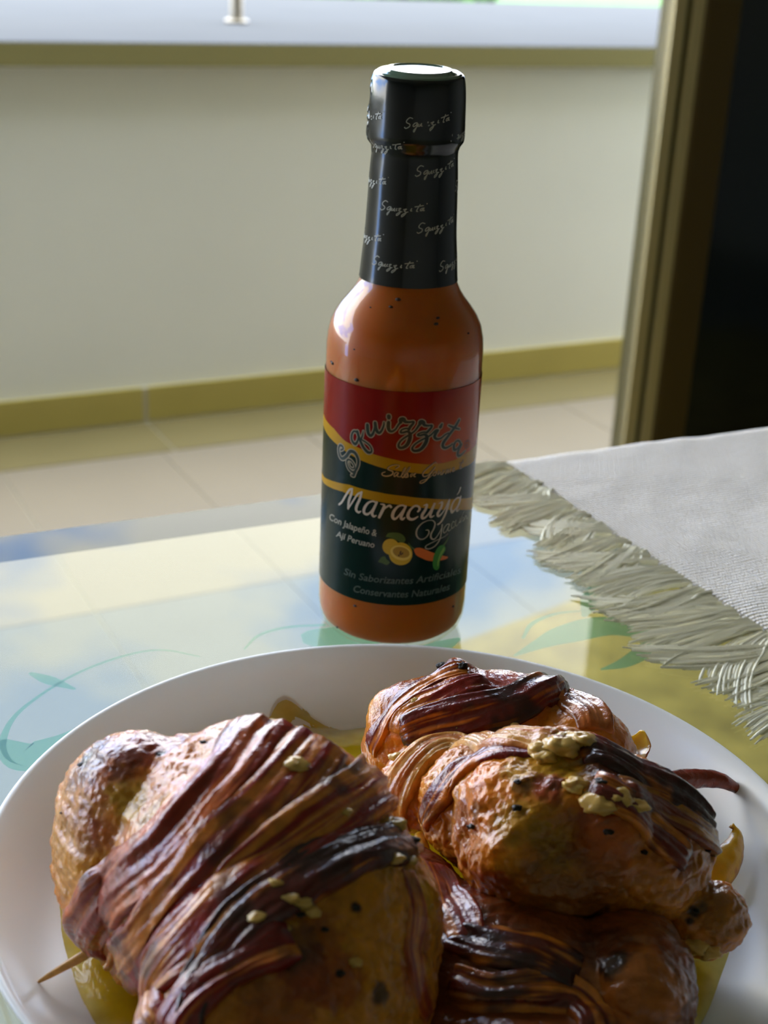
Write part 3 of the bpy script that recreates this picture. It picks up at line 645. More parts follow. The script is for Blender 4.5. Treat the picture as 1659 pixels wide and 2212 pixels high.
# crinkled seam of the wrap at the left
V = []; nz_ = 60
for i in range(nz_):
    z = 148 + 21 * i / (nz_ - 1); a0 = math.radians(-80) + .05 * math.sin(i * .33) + .04 * math.sin(i * .17)
    hh = .12 + .32 * abs(math.sin(i * .31 + 1.4 * math.sin(i * .23))) * math.sin(math.pi * i / (nz_ - 1)) ** .5
    for j, (da, k_) in enumerate([(-.10, -.1), (-.05, .5), (-.01, 1), (.03, .35), (.07, .8), (.12, -.1)]):
        rr = float(np.interp(z, WZ, WR)) + hh * k_; aa = a0 + da + .02 * math.sin(i * .6 + j)
        V.append((BX + rr * math.sin(aa), BY - rr * math.cos(aa), z))
make('seam', V, grid_faces(nz_, 6), M['wrap'], wrap, label='crinkled seam of the wrap')
WORD = [ # traced once, crop scale 4.0975, origin at (795,700)
 [(865, 640), (838, 634), (814, 655), (812, 675), (840, 688), (836, 708), (808, 724), (794, 714)],
 [(905, 672), (884, 676), (868, 696), (874, 706), (892, 694), (906, 676), (896, 712), (878, 750), (876, 735), (895, 712), (914, 690)],
 [(918, 680), (911, 698), (922, 700), (940, 676), (936, 698), (948, 696)], [(962, 670), (954, 690), (966, 690)],
 [(974, 672), (996, 664), (978, 686), (996, 690), (990, 712), (968, 734), (966, 722), (988, 700), (1012, 688)],
 [(1018, 672), (1046, 660), (1028, 682), (1046, 686), (1040, 708), (1016, 734), (1014, 720), (1040, 696), (1064, 680)],
 [(1090, 646), (1082, 668), (1096, 666)], [(1158, 600), (1140, 640), (1134, 664), (1148, 662)], [(1112, 630), (1190, 606)],
 [(1190, 628), (1168, 640), (1166, 654), (1180, 650), (1196, 626), (1190, 650), (1204, 646)], [(1214, 585), (1220, 590)]]
def word_at(u, v, anchor='s', rot=0.0):
    a, z = surf(680 + u / 4.0975, 100 + v / 4.0975, WZ, WR); r = float(np.interp(z, WZ, WR))
    kx = 1 / 4.0975 / 7.65; S0 = a * r - (405 * kx if anchor == 'e' else 0)
    VV = []; FF = []; n = 0; c_, s_ = math.cos(rot), math.sin(rot)
    for P in WORD:
        Q = []
        for x, y in P:
            dx, dy = (x - 795) * kx, -(y - 700) * kx
            Q.append((S0 + dx * c_ - dy * s_, z + dx * s_ + dy * c_ - (405 * kx * .19 if anchor == 'e' else 0)))
        V, Fc = stroke2d(Q, 0.27, 0.15, False)
        VV.append(onb(np.c_[V[:, 0] / r, V[:, 1]], 0.09, WZ, WR)); FF += [tuple(q + n for q in f) for f in Fc]; n += len(V)
    make('lettering', np.vstack(VV), FF, M['wraptext'], wrap, smooth=False)
for a_ in [(795, 700, 's', 0), (890, 1125, 's', .0), (585, 1420, 's', -.12), (905, 1630, 's', 0), (515, 1905, 's', -.14), (1100, 1970, 's', 0), (1205, 820, 's', 0), (1238, 1260, 's', 0), (765, 840, 'e', -.1), (632, 1150, 'e', -.1), (590, 1655, 'e', -.1), (592, 570, 'e', -.1)]: word_at(*a_)

# ------------------------------------------------------------------ plate
PX, PY, RZ = 8.7, 255.3, 20.0; PR = 91.9
plate = make('plate', *lathe([(0, 0.6), (50, 0.6), (52, 0), (56, 0), (58, 1.2), (70, 1.6), (79, 3.2), (85.5, 8.5), (89.5, 14.8), (91.2, 18.8), (91.9, 20.0), (91.3, 20.6), (90.2, 20.2), (88.2, 16.5), (84.6, 11.0), (79.5, 6.6), (73, 4.4), (60, 3.4), (0, 3.0)], 200, (PX, PY)), M['plate'], org=(PX, PY, 0))
tag(plate, 'round white glass dinner plate holding the roasted meat rolls', 'plate')
# juice pool
pool_px = [(118, 1960), (128, 2040), (160, 2130), (210, 2230), (330, 2330), (520, 2420), (800, 2460), (1100, 2440), (1330, 2370), (1500, 2230), (1565, 2090), (1592, 2000), (1592, 1930), (1560, 1880), (1500, 1850), (1350, 1760), (1150, 1640), (900, 1585), (800, 1568), (735, 1572), (690, 1560), (650, 1546), (615, 1540), (588, 1552), (560, 1590), (500, 1640), (350, 1700), (160, 1860)]
Q = cr_spline([at(u, v, 5.0)[:2] for u, v in pool_px] + [at(118, 1960, 5.0)[:2]], 1.5)[:-1]
c = np.array([PX, PY]); n = len(Q); rings = 40; V = [np.r_[c, 4.9]]; colr = [(1, 1, 1)]
cj0, cj1 = np.array(S(196, 168, 12)), np.array(S(220, 206, 120))
for k in range(1, rings + 1):
    f = (k / rings) ** 0.7; P = c + (Q - c) * f
    rad = np.linalg.norm(P - c, axis=1)
    zp = np.interp(rad, [0, 60, 73, 79.5, 84.6], [3.0, 3.4, 4.4, 6.6, 11])
    z = np.maximum(zp + 0.05, 5.6 - 1.1 * (f ** 8)) if k < rings else zp - .1
    V += list(np.c_[P, z]); 
V = np.array(V); Fc = [(0, 1 + i, 1 + (i + 1) % n) for i in range(n)]
for k in range(rings - 1):
    a = 1 + k * n; Fc += [(a + i, a + n + i, a + n + (i + 1) % n, a + (i + 1) % n) for i in range(n)]
depth = np.r_[1, np.repeat([1 - ((k / rings) ** .7) ** 10 for k in range(1, rings + 1)], n)]
V[:, 2] += 0.25 * fbm(V * [0.15, .15, 0], 3) * depth
colr = cj1 + (cj0 - cj1) * sm(0, .7, depth + 0.25 * fbm(V * 0.2, 3, 5))[:, None]
juice = make('cooking_juice', V, Fc, M['juice'], org=(PX, PY, 4), col=colr)
tag(juice, 'yellow green cooking juice pooled around the rolls on the plate', 'sauce', kind='stuff')

# ------------------------------------------------------------------ meat rolls
dgx = None
def blobs_mesh(E, voxel=0.45, smooth=10):
    """union of ellipsoids (x,y,rx,ry,rz,z0,yaw) voxel-remeshed; z0 = underside"""
    VV = []; FF = []; n = 0
    for x, y, a, b, c, zb, yaw in E:
        nu, nv = 48, 26; cs, sn = math.cos(yaw), math.sin(yaw); V = []
        for j in range(nv):
            p = math.pi * (j + .5) / nv
            for i in range(nu):
                t = 2 * math.pi * i / nu
                X, Y, Z = a * math.sin(p) * math.cos(t), b * math.sin(p) * math.sin(t), c * math.cos(p)
                V.append((x + cs * X - sn * Y, y + sn * X + cs * Y, zb + c + Z))
        Fc = [(j * nu + i, (j + 1) * nu + i, (j + 1) * nu + (i + 1) % nu, j * nu + (i + 1) % nu) for j in range(nv - 1) for i in range(nu)]
        Fc += [tuple(range(nu)), tuple((nv - 1) * nu + i for i in reversed(range(nu)))]
        VV += V; FF += [tuple(q + n for q in f) for f in Fc]; n += len(V)
    me = bpy.data.meshes.new('b'); me.from_pydata(VV, [], FF); o = bpy.data.objects.new('b', me); COL.objects.link(o)
    m = o.modifiers.new('r', 'REMESH'); m.mode = 'VOXEL'; m.voxel_size = voxel
    s = o.modifiers.new('s', 'SMOOTH'); s.factor = 0.8; s.iterations = smooth
    dg = bpy.context.evaluated_depsgraph_get(); dg.update(); em = bpy.data.meshes.new_from_object(o.evaluated_get(dg))
    nV = len(em.vertices); V = np.empty(nV * 3); em.vertices.foreach_get('co', V); V = V.reshape(-1, 3)
    Nn = np.array([tuple(v.normal) for v in em.vertices]); Fc = [tuple(p.vertices) for p in em.polygons]
    bpy.data.objects.remove(o); bpy.data.meshes.remove(me); bpy.data.meshes.remove(em)
    return V, Nn, Fc
def bvh_of(V, Fc): return BVHTree.FromPolygons([tuple(v) for v in V], Fc)
def hit(bvh, u, v):
    d = Vector(ray(u, v)).normalized(); r = bvh.ray_cast(Vector(OC), d)
    if r[0] is not None: return np.array(r[0]), np.array(r[1])
    # beyond the outline: nearest surface point to the ray
    best = None
    for t in np.linspace(230, 420, 96):
        p = Vector(OC) + d * t; q = bvh.find_nearest(p)
        if best is None or q[3] < best[2]: best = (np.array(q[0]), np.array(q[1]), q[3])
    return best[0], best[1]
def sculpt(V, Nn, Fc, bumps, fiber, amp=0.5, lump=1.3, floor=4.2, seed=0):
    bvh = bvh_of(V, Fc); d = np.zeros(len(V))
    for u, v, r, a in bumps:
        p, _ = hit(bvh, u, v); q = np.linalg.norm(V - p, axis=1); d += a * np.exp(-(q / r) ** 2)
    fx = V @ fiber[0]; fy = V @ fiber[1]; fz = V @ fiber[2]
    wob = fbm(V * 0.07, 3, seed + 3) * 5
    d += lump * fbm(V * 0.055, 3, seed)
    d0 = d.copy() + 0.25
    d += amp * fbm(np.c_[fx * .09, fy * .42 + wob * .3, fz * .42], 3, seed + 9) + amp * .45 * fbm(V * .9, 3, seed + 20)
    global CARRY
    CARRY = V + Nn * d0[:, None]
    V2 = V + Nn * d[:, None]
    V2[:, 2] = np.maximum(V2[:, 2], floor + 0.0)
    return V2, d
def paint(V, base, spots, bvh, seed=0, detail=0.5):
    """albedo: base colours blended by spots (browning, char, fat) with ragged edges"""
    c = np.tile(np.array(base), (len(V), 1)); nn = fbm(V * 0.22, 4, seed) ; n2 = fbm(V * 0.9, 3, seed + 7)
    for u, v, r, colr, k in spots:
        p, _ = hit(bvh, u, v); q = np.linalg.norm(V - p, axis=1) / r + 0.55 * nn + 0.25 * n2
        w = k * (1 - sm(0.55, 1.1, q)); c = c + (np.array(colr) - c) * w[:, None]
    return np.clip(np.clip(c, 0, 1) ** 1.18 * [1.0, 1.14, .8], 0, 1)
GOLD = S(214, 124, 20); TAN = S(206, 128, 34); OLIVE = S(184, 134, 22); PALE = S(222, 156, 62); BROWN = S(146, 62, 16); RED = S(146, 34, 18); DARK = S(66, 20, 12); BLACK = S(20, 14, 10); YEL = S(190, 150, 44)

def ribbon(name, bvh, path, width, parent, base_off=0.9, seed=0, lean=RED, fat=S(214, 136, 52), fatk=0.5, dark=0.25, ridges=5.0, ruffle=0.9, matn='bacon', nv=34, step=0.5, spots=(), label=None, tail=0, start=0):
    """a strip of meat laid over a roll: px path dropped on the roll, then carried along its surface"""
    C = []; NN = []
    for p in path:
        if len(p) == 2: a, b = hit(bvh, *p)
        else:
            q = bvh.find_nearest(Vector(p)); a, b = np.array(q[0]), np.array(q[1])
        C.append(a); NN.append(b)
    P = cr_spline(C, step)
    pts = []; nor = []
    for p in P:
        q = bvh.find_nearest(Vector(p)); pts.append(np.array(q[0])); nor.append(np.array(q[1]))
    pts = np.array(pts); nor = np.array(nor)
    ker = np.ones(9) / 9
    for k in range(3):
        pts[:, k] = np.convolve(np.pad(pts[:, k], 4, 'edge'), ker, 'valid'); nor[:, k] = np.convolve(np.pad(nor[:, k], 4, 'edge'), ker, 'valid')
    nor /= np.linalg.norm(nor, axis=1)[:, None]
    T = np.gradient(pts, axis=0); T /= np.linalg.norm(T, axis=1)[:, None] + 1e-9
    Lt = np.cross(nor, T); Lt /= np.linalg.norm(Lt, axis=1)[:, None]
    n = len(pts); arc = np.r_[0, np.cumsum(np.linalg.norm(np.diff(pts, axis=0), axis=1))]
    Wd = np.interp(np.linspace(0, 1, n), np.linspace(0, 1, len(width)), width) if hasattr(width, '__len__') else np.full(n, width)
    VV = np.zeros((n, nv, 3)); NV = np.zeros((n, nv, 3)); vs_ = np.linspace(-.5, .5, nv)
    wob1 = fbm(np.c_[arc * .09, arc * 0, arc * 0 + seed], 3, seed) * 1.6; wob2 = fbm(np.c_[arc * .09, arc * 0 + 9, arc * 0 + seed], 3, seed + 1) * 1.6
    for j, s in enumerate(vs_):
        off = s * Wd + (wob1 if s < 0 else wob2) * abs(s) * 2 
        for i in range(n):
            q = bvh.find_nearest(Vector(pts[i] + Lt[i] * off[i]))
            VV[i, j] = q[0]; NV[i, j] = q[1]
    AR = np.repeat(arc[:, None], nv, 1); SS = np.repeat(vs_[None], n, 0) * Wd[:, None]
    flat_ = np.c_[AR.ravel(), SS.ravel(), np.full(n * nv, seed * 7.7)]
    rid = fbm(flat_ * [0.03, ridges * .1, 1], 3, seed + 4, .42)                      # long ridges
    edge = 1 - np.abs(flat_[:, 1] / np.repeat(Wd / 2, nv)) ** 6
    endt = np.minimum(sm(0, 2.5, AR.ravel()), sm(0, 2.5, arc[-1] - AR.ravel()))
    offn = base_off * (0.35 + 0.65 * edge) + ruffle * 1.5 * rid + 0.16 * fbm(flat_ * [.3, .8, 1], 3, seed + 6) + 0.16 * fbm(flat_ * [.55, 1.1, 1], 3, seed + 16)
    offn = np.maximum(offn, 0.12) * (0.3 + .7 * endt)
    side = np.zeros(n * nv, bool).reshape(n, nv); side[:, 0] = side[:, -1] = True; side[0] = side[-1] = True
    offn[side.ravel()] = -0.6
    Vf = VV.reshape(-1, 3) + NV.reshape(-1, 3) * offn[:, None]
    Vf[:, 2] = np.maximum(Vf[:, 2], 4.3)
    stre = fbm(flat_ * [0.035, 0.5, 1], 3, seed + 12) + 0.45 * fbm(flat_ * [.08, 1.9, 1], 2, seed + 13) - .3 * rid
    k = sm(0.12 - fatk * .5, 0.42 - fatk * .5, stre)
    c = np.array(lean) + (np.array(fat) - np.array(lean)) * k[:, None]
    dk = sm(.05, .5, fbm(Vf * 0.13, 3, seed + 30) + dark - .25) * min(1, dark * 2.2)
    c = c + (np.array(DARK) - c) * dk[:, None]
    b2 = BVHTree.FromPolygons([tuple(v) for v in Vf], grid_faces(n, nv)) if spots else None
    if spots:
        nn = fbm(Vf * 0.25, 4, seed)
        for u, v, r, colr, kk in spots:
            p, _ = hit(b2, u, v); q = np.linalg.norm(Vf - p, axis=1) / r + 0.6 * nn; w = kk * (1 - sm(.5, 1.1, q)); c = c + (np.array(colr) - c) * w[:, None]
    return make(name, Vf, grid_faces(n, nv), M[matn], parent, col=np.clip(c, 0, 1) ** 1.18, label=label)
def lump(name, p, r, m, parent, seed=0, label=None, sq=(1, 1, .7)):
    if m is M['char']: r = r * .62; p = p - np.array([0, 0, r * .3])
    nu, nv = 20, 12; V = []
    for j in range(nv):
        ph = math.pi * (j + .02) / (nv - .96)
        for i in range(nu):
            t = 2 * math.pi * i / nu; V.append((math.sin(ph) * math.cos(t), math.sin(ph) * math.sin(t), math.cos(ph)))
    V = np.array(V); d = 1 + .7 * fbm(V * 1.7 + seed * 3.1, 3, seed)
    V = V * d[:, None] * r * np.array(sq) + p
    Fc = [(j * nu + i, (j + 1) * nu + i, (j + 1) * nu + (i + 1) % nu, j * nu + (i + 1) % nu) for j in range(nv - 1) for i in range(nu)]
    return make(name, V, Fc, m, parent, label=label)

# --- A: big roll on the left
yA = -0.79; aA = np.array([math.cos(yA), math.sin(yA), 0]); pA = np.array([-aA[1], aA[0], 0])
rollA = thing('bacon_roll', (-20, 220, 4), 'large chicken roll wrapped in bacon at the left of the plate, pierced by the toothpick', 'meat', 'bacon wrapped chicken rolls on the plate')
EA = [(-34, 229, 24, 21, 27.5, 3, yA), (-44.3, 232.2, 24.3, 17.9, 26.9, 3, yA), (-21.2, 221.5, 29.6, 28.4, 31.1, 3, yA), (-11.3, 206.2, 22, 30, 26.6, 3, yA), (-11.8, 195.3, 20.3, 29.8, 22.8, 3, yA)]
V, Nn, Fc = blobs_mesh(EA)
bumps = [(400, 1640, 6, -2.2), (300, 1720, 7, -1.2), (230, 1700, 9, 1.2), (180, 1900, 6, 1.0), (640, 2090, 9, 1.5), (800, 1960, 10, 1.2), (880, 1900, 5, -1.2), (720, 1990, 6, -1.5), (560, 2150, 7, -1.5), (220, 2060, 5, -1.2), (330, 1990, 8, .5)]
VA, dA = sculpt(V, Nn, Fc, bumps, (pA * .3 + aA * .95, pA, ez), amp=0.75, lump=1.2, seed=1)
bA = bvh_of(VA, Fc); cA = bvh_of(CARRY, Fc)
spots = [(250, 1720, 22, GOLD, .7), (160, 1850, 18, PALE, .5), (200, 1640, 8, DARK, .8), (300, 1610, 9, RED, .8), (350, 1600, 7, BROWN, .7), (240, 1690, 7, BROWN, .6), (185, 1640, 2.2, BLACK, 1), (345, 1630, 1.2, BLACK, 1), (290, 1730, 6, YEL, .7), (330, 1760, 5, OLIVE, .8), (180, 1790, 5, BROWN, .55), (220, 1800, 4, RED, .5), (270, 1640, 5, DARK, .5), (150, 1760, 4, BROWN, .3),
         (800, 1960, 26, OLIVE, .8), (840, 2080, 22, TAN, .6), (700, 2080, 9, BROWN, .6), (660, 2100, 5, DARK, .6), (640, 2050, 5, BLACK, .5), (900, 2020, 5, RED, .5), (880, 2100, 4, RED, .6), (820, 2140, 2.5, BLACK, .8), (770, 1960, 1.2, BLACK, 1), (730, 2120, 6, BROWN, .5), (920, 1930, 4, YEL, .5), (600, 2200, 8, BROWN, .6)]
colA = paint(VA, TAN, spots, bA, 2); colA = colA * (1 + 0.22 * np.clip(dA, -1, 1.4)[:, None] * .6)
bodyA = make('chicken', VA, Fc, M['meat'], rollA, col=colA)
stripsA = [
 ([(575, 1553), (500, 1640), (415, 1740), (320, 1845), (225, 1950), (180, 2030), (-60, 215, 8)], [13, 14, 14, 13, 12, 9], dict(seed=3, base_off=1.2, dark=.3, fatk=.3, lean=S(154, 50, 16), fat=S(200, 106, 34))),
 ([(700, 1602), (610, 1700), (500, 1815), (395, 1930), (300, 2050), (255, 2110)], [13, 14, 14, 13, 11, 8], dict(seed=5, base_off=1.7, dark=.3, fatk=.45)),
 ([(815, 1695), (730, 1755), (600, 1850), (480, 1945), (385, 2050), (335, 2140), (330, 2230)], [12, 13, 13, 12, 12, 10], dict(seed=8, base_off=2.0, dark=.3, fatk=.5, fat=S(212, 140, 54))),
 ([(893, 1812), (800, 1830), (660, 1890), (560, 1960), (470, 2050), (420, 2130), (400, 2230)], [8, 10, 11, 10, 9, 8], dict(seed=12, base_off=1.9, dark=.75, fatk=.1, lean=S(104, 30, 18))),
 ([(640, 2020), (520, 2080), (440, 2130), (385, 2190), (360, 2250)], [7, 9, 9, 9, 8], dict(seed=15, base_off=1.9, dark=.38, fatk=.1, lean=S(140, 22, 12), ruffle=1.1)),
]
for P, w, k in stripsA: ribbon('bacon_strip', cA, P, w, rollA, **k)
ribbon('bacon_strip', cA, [(880, 1870), (905, 1960), (895, 2050), (910, 2130), (930, 2200)], [4, 5, 5, 4], rollA, seed=18, base_off=.5, dark=.2, fatk=.1, lean=S(150, 50, 16), ruffle=.3)
for k, (u, v, r, m) in enumerate([(805, 1838, 1.7, 'char'), (800, 1835, .8, 'garlic'), (835, 1858, 1.5, 'garlic'), (870, 1865, 1.2, 'garlic'), (880, 1825, 1.8, 'char'), (845, 1800, 2.2, 'garlic'), (612, 1950, 1.5, 'garlic'), (655, 1960, 1.8, 'garlic'), (668, 1975, 1.3, 'garlic'), (640, 1985, 1.4, 'char'), (690, 2000, 1.2, 'char'), (600, 2010, 1.8, 'garlic'), (560, 1990, 1.7, 'garlic'), (630, 1665, 2.2, 'garlic'), (725, 1762, 1.4, 'garlic'), (178, 1650, 1.4, 'char'), (345, 1630, .7, 'char'), (452, 1615, 1.2, 'char'), (133, 1755, .6, 'char'), (765, 2080, 1.2, 'garlic'), (765, 1962, .6, 'char'), (730, 2100, 1.8, 'char'), (590, 1920, 1.2, 'garlic'), (700, 1880, 1.2, 'char')]):
    p, nn = hit(bA, u, v); lump('herb_bit' if m == 'char' else 'garlic_bit', p + nn * (1.9 if 450 < u < 900 and v < 2010 else .1), r * (.75 if m == 'char' else .85), M[m], rollA, seed=k, sq=(1.3, .9, .55))
# charred tips along the upper edge

# --- B: rear roll
rollB = thing('bacon_roll', (28, 290, 4), 'rear chicken roll with a charred top, next to the far rim of the plate', 'meat', 'bacon wrapped chicken rolls on the plate')
EB = [(13.9, 295, 16.1, 15, 17.5, 3, 0), (28, 290, 29, 18, 19.6, 3, 0), (47.5, 281.7, 16.9, 19, 18.6, 3, 0)]
V, Nn, Fc = blobs_mesh(EB)
bumps = [(985, 1450, 4, 4.0), (800, 1500, 4, 1.4), (1160, 1490, 7, 1.8), (1070, 1480, 4, -1), (1230, 1520, 4, -1.4), (880, 1570, 5, 1.5), (830, 1540, 4, -1.2), (1290, 1560, 7, .8)]
VB, dB = sculpt(V, Nn, Fc, bumps, (np.array([.3, .95, 0]), np.array([.95, -.3, 0]), ez), amp=0.55, lump=.9, seed=31)
bB = bvh_of(VB, Fc); cB = bvh_of(CARRY, Fc)
spots = [(1000, 1450, 12, BROWN, .7), (975, 1442, 4, BLACK, .9), (1100, 1500, 12, RED, .8), (1170, 1490, 8, DARK, .7), (1250, 1490, 6, DARK, .5), (1300, 1560, 14, GOLD, .6), (790, 1520, 7, PALE, .7), (860, 1490, 6, BROWN, .7), (930, 1520, 8, RED, .6), (1310, 1520, 5, BROWN, .7), (1180, 1580, 9, TAN, .8), (800, 1600, 9, TAN, .6)]
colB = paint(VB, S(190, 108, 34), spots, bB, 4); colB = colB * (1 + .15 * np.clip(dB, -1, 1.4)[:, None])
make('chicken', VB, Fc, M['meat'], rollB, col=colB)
for P, w, k in [
 ([(1010, 1440), (930, 1470), (860, 1520), (820, 1580), (800, 1630)], [6, 8, 8, 7], dict(seed=41, base_off=1.2, dark=.4, fatk=.35, lean=S(128, 42, 22))),
 ([(1210, 1480), (1130, 1510), (1030, 1540), (930, 1565), (860, 1590)], [9, 11, 11, 9], dict(seed=43, base_off=1.5, dark=.55, fatk=.15, lean=S(116, 30, 20))),
 ([(1060, 1470), (960, 1500), (880, 1535), (850, 1590)], [6, 8, 8, 6], dict(seed=44, base_off=1.1, dark=.2, fatk=.6)),
 ([(1200, 1472), (1260, 1520), (1290, 1580)], [8, 11, 10], dict(seed=47, base_off=1.0, dark=.3, fatk=.45, lean=S(140, 58, 28), fat=S(196, 122, 60)))]:
    ribbon('bacon_strip', cB, P, w, rollB, **k)
for k, (u, v, r, m) in enumerate([(960, 1440, 2.3, 'char'), (1000, 1440, 2.0, 'char'), (975, 1495, 1.4, 'garlic'), (900, 1520, 1.3, 'garlic'), (1110, 1572, 1.5, 'garlic'), (1040, 1565, 1.1, 'char'), (1005, 1585, 1.8, 'char'), (990, 1575, 1.0, 'garlic'), (1150, 1480, 2.0, 'char'), (1230, 1480, 1.0, 'char')]):
    p, nn = hit(bB, u, v); lump('herb_bit' if m == 'char' else 'garlic_bit', p + nn * .7, r, M[m], rollB, seed=50 + k)

# --- G: lower roll under the front right one
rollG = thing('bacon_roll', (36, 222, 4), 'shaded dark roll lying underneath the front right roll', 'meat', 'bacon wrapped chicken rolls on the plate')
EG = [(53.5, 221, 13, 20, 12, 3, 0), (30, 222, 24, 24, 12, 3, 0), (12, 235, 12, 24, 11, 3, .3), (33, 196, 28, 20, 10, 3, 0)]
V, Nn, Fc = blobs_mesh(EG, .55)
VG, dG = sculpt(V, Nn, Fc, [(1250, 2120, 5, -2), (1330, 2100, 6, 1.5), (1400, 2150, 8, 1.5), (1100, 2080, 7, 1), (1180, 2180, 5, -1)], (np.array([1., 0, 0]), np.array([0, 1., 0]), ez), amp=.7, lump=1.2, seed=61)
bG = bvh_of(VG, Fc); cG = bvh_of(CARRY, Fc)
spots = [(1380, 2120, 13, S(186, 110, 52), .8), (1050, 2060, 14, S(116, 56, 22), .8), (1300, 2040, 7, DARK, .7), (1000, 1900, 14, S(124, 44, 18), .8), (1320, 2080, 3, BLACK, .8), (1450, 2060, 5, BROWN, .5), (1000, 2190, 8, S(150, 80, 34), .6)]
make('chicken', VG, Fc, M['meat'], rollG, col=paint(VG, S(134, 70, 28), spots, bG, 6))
for P, w, k in [
 ([(970, 2010), (1060, 2040), (1160, 2060), (1260, 2110)], [8, 10, 10, 7], dict(seed=63, base_off=1, dark=.5, fatk=.2, lean=S(112, 40, 18))),
 ([(960, 2130), (1060, 2150), (1160, 2140), (1250, 2160), (1300, 2230)], [8, 9, 9, 8], dict(seed=64, base_off=1.2, dark=.4, fatk=.3, lean=S(120, 42, 18))),
 ([(930, 1860), (960, 1920), (990, 1980), (1010, 2040)], [7, 9, 9, 7], dict(seed=66, base_off=1, dark=.3, fatk=.1, lean=S(134, 38, 16)))]:
    ribbon('bacon_strip', cG, P, w, rollG, **k)

# --- F: front right roll, lying on the lower one
rollF = thing('bacon_roll', (42, 246, 14), 'front right chicken roll with golden skin, lying on the darker roll', 'meat', 'bacon wrapped chicken rolls on the plate')
EF = [(27, 258, 17, 15, 15, 13, 0), (18.7, 269.7, 16.6, 13.6, 11.6, 13, 0), (39.8, 248.1, 23.1, 24.1, 18.2, 14, -.3), (49.6, 248.6, 24.3, 20.8, 17.9, 10, -.3), (70.5, 239.5, 10.6, 8, 8, 8, 0)]
V, Nn, Fc = blobs_mesh(EF, .42, 8)
bumps = [(950, 1760, 6, -1.6), (1060, 1700, 7, 1.5), (1190, 1720, 6, 1.6), (1240, 1800, 5, -3.0), (1210, 1850, 5, -2.4), (1090, 1830, 5, 2.2), (1060, 1880, 4, 1.2), (1150, 1620, 5, -1.5), (1320, 1760, 7, 2.4), (1210, 1610, 5, 2.2), (1290, 1680, 5, 1.5), (1380, 1830, 8, 1.0), (1450, 1760, 5, -1.4), (1500, 1880, 5, -1.2), (1580, 1960, 5, 1.0), (1240, 1650, 4, -1.6), (1000, 1790, 5, -1.5)]
VF, dF = sculpt(V, Nn, Fc, bumps, (np.array([.8, .6, 0]), np.array([-.6, .8, 0]), ez), amp=.95, lump=1.7, floor=6, seed=71)
bF = bvh_of(VF, Fc); cF = bvh_of(CARRY, Fc)
spots = [(1060, 1690, 14, GOLD, .7), (950, 1700, 8, PALE, .5), (1180, 1660, 10, S(196, 150, 60), .7), (1180, 1700, 4.5, RED, .8), (1130, 1700, 3, DARK, .6), (1200, 1690, 2, DARK, .6), (1300, 1780, 8, RED, .7), (1310, 1790, 3, DARK, .8), (1120, 1770, 7, OLIVE, .8), (1210, 1840, 7, OLIVE, .7), (1090, 1870, 4, S(214, 150, 50), .6), (1080, 1900, 2.6, RED, .8), (1000, 1760, 4, BROWN, .5), (1030, 1750, 2.5, BLACK, .5), (1210, 1610, 6, YEL, .9), (1360, 1700, 12, DARK, .75), (1420, 1760, 10, BROWN, .7), (1300, 1640, 8, DARK, .7), (1350, 1870, 14, S(170, 96, 36), .8), (1300, 1830, 8, S(176, 84, 30), .6), (1420, 1960, 10, TAN, .6), (1500, 1970, 1.6, BLACK, .9), (1520, 1960, 1.3, BLACK, .9), (1490, 1990, 1.2, BLACK, .9), (1200, 1950, 14, S(140, 84, 30), .7), (1580, 1960, 8, S(150, 96, 34), .7), (1480, 1840, 6, RED, .5), (1050, 1900, 5, BROWN, .6)]
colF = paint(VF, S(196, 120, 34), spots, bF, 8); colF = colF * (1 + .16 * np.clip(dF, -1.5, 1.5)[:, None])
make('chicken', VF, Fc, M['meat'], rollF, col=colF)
for P, w, k in [
 ([(1240, 1606), (1120, 1618), (1010, 1650), (950, 1710), (915, 1790)], [4, 6, 6, 5], dict(seed=73, base_off=.9, dark=.3, fatk=.05, lean=S(120, 30, 18), ruffle=.3)),
 ([(1200, 1592), (1090, 1596), (980, 1608), (895, 1650), (858, 1710), (868, 1790)], [6, 9, 10, 10, 10, 8], dict(seed=75, base_off=1.6, dark=.05, fatk=.9, lean=S(196, 124, 60), fat=S(214, 164, 92), ruffle=.8, ridges=9, matn='meat')),
 ([(1250, 1600), (1330, 1640), (1420, 1690), (1510, 1750), (1560, 1790)], [9, 11, 11, 9, 6], dict(seed=77, base_off=1.4, dark=.75, fatk=.1, lean=S(110, 30, 18))),
 ([(1270, 1690), (1350, 1730), (1430, 1800), (1490, 1860)], [8, 9, 9, 6], dict(seed=79, base_off=1.2, dark=.55, fatk=.25, lean=S(122, 40, 18))),
 ([(1340, 1700), (1420, 1740), (1500, 1790), (1545, 1830)], [7, 8, 8, 6], dict(seed=81, base_off=1.7, dark=.4, fatk=.4, lean=S(128, 54, 24), fat=S(176, 120, 50)))]:
    ribbon('bacon_strip' if k['seed'] != 75 else 'chicken_flap', cF, P, w, rollF, **k)
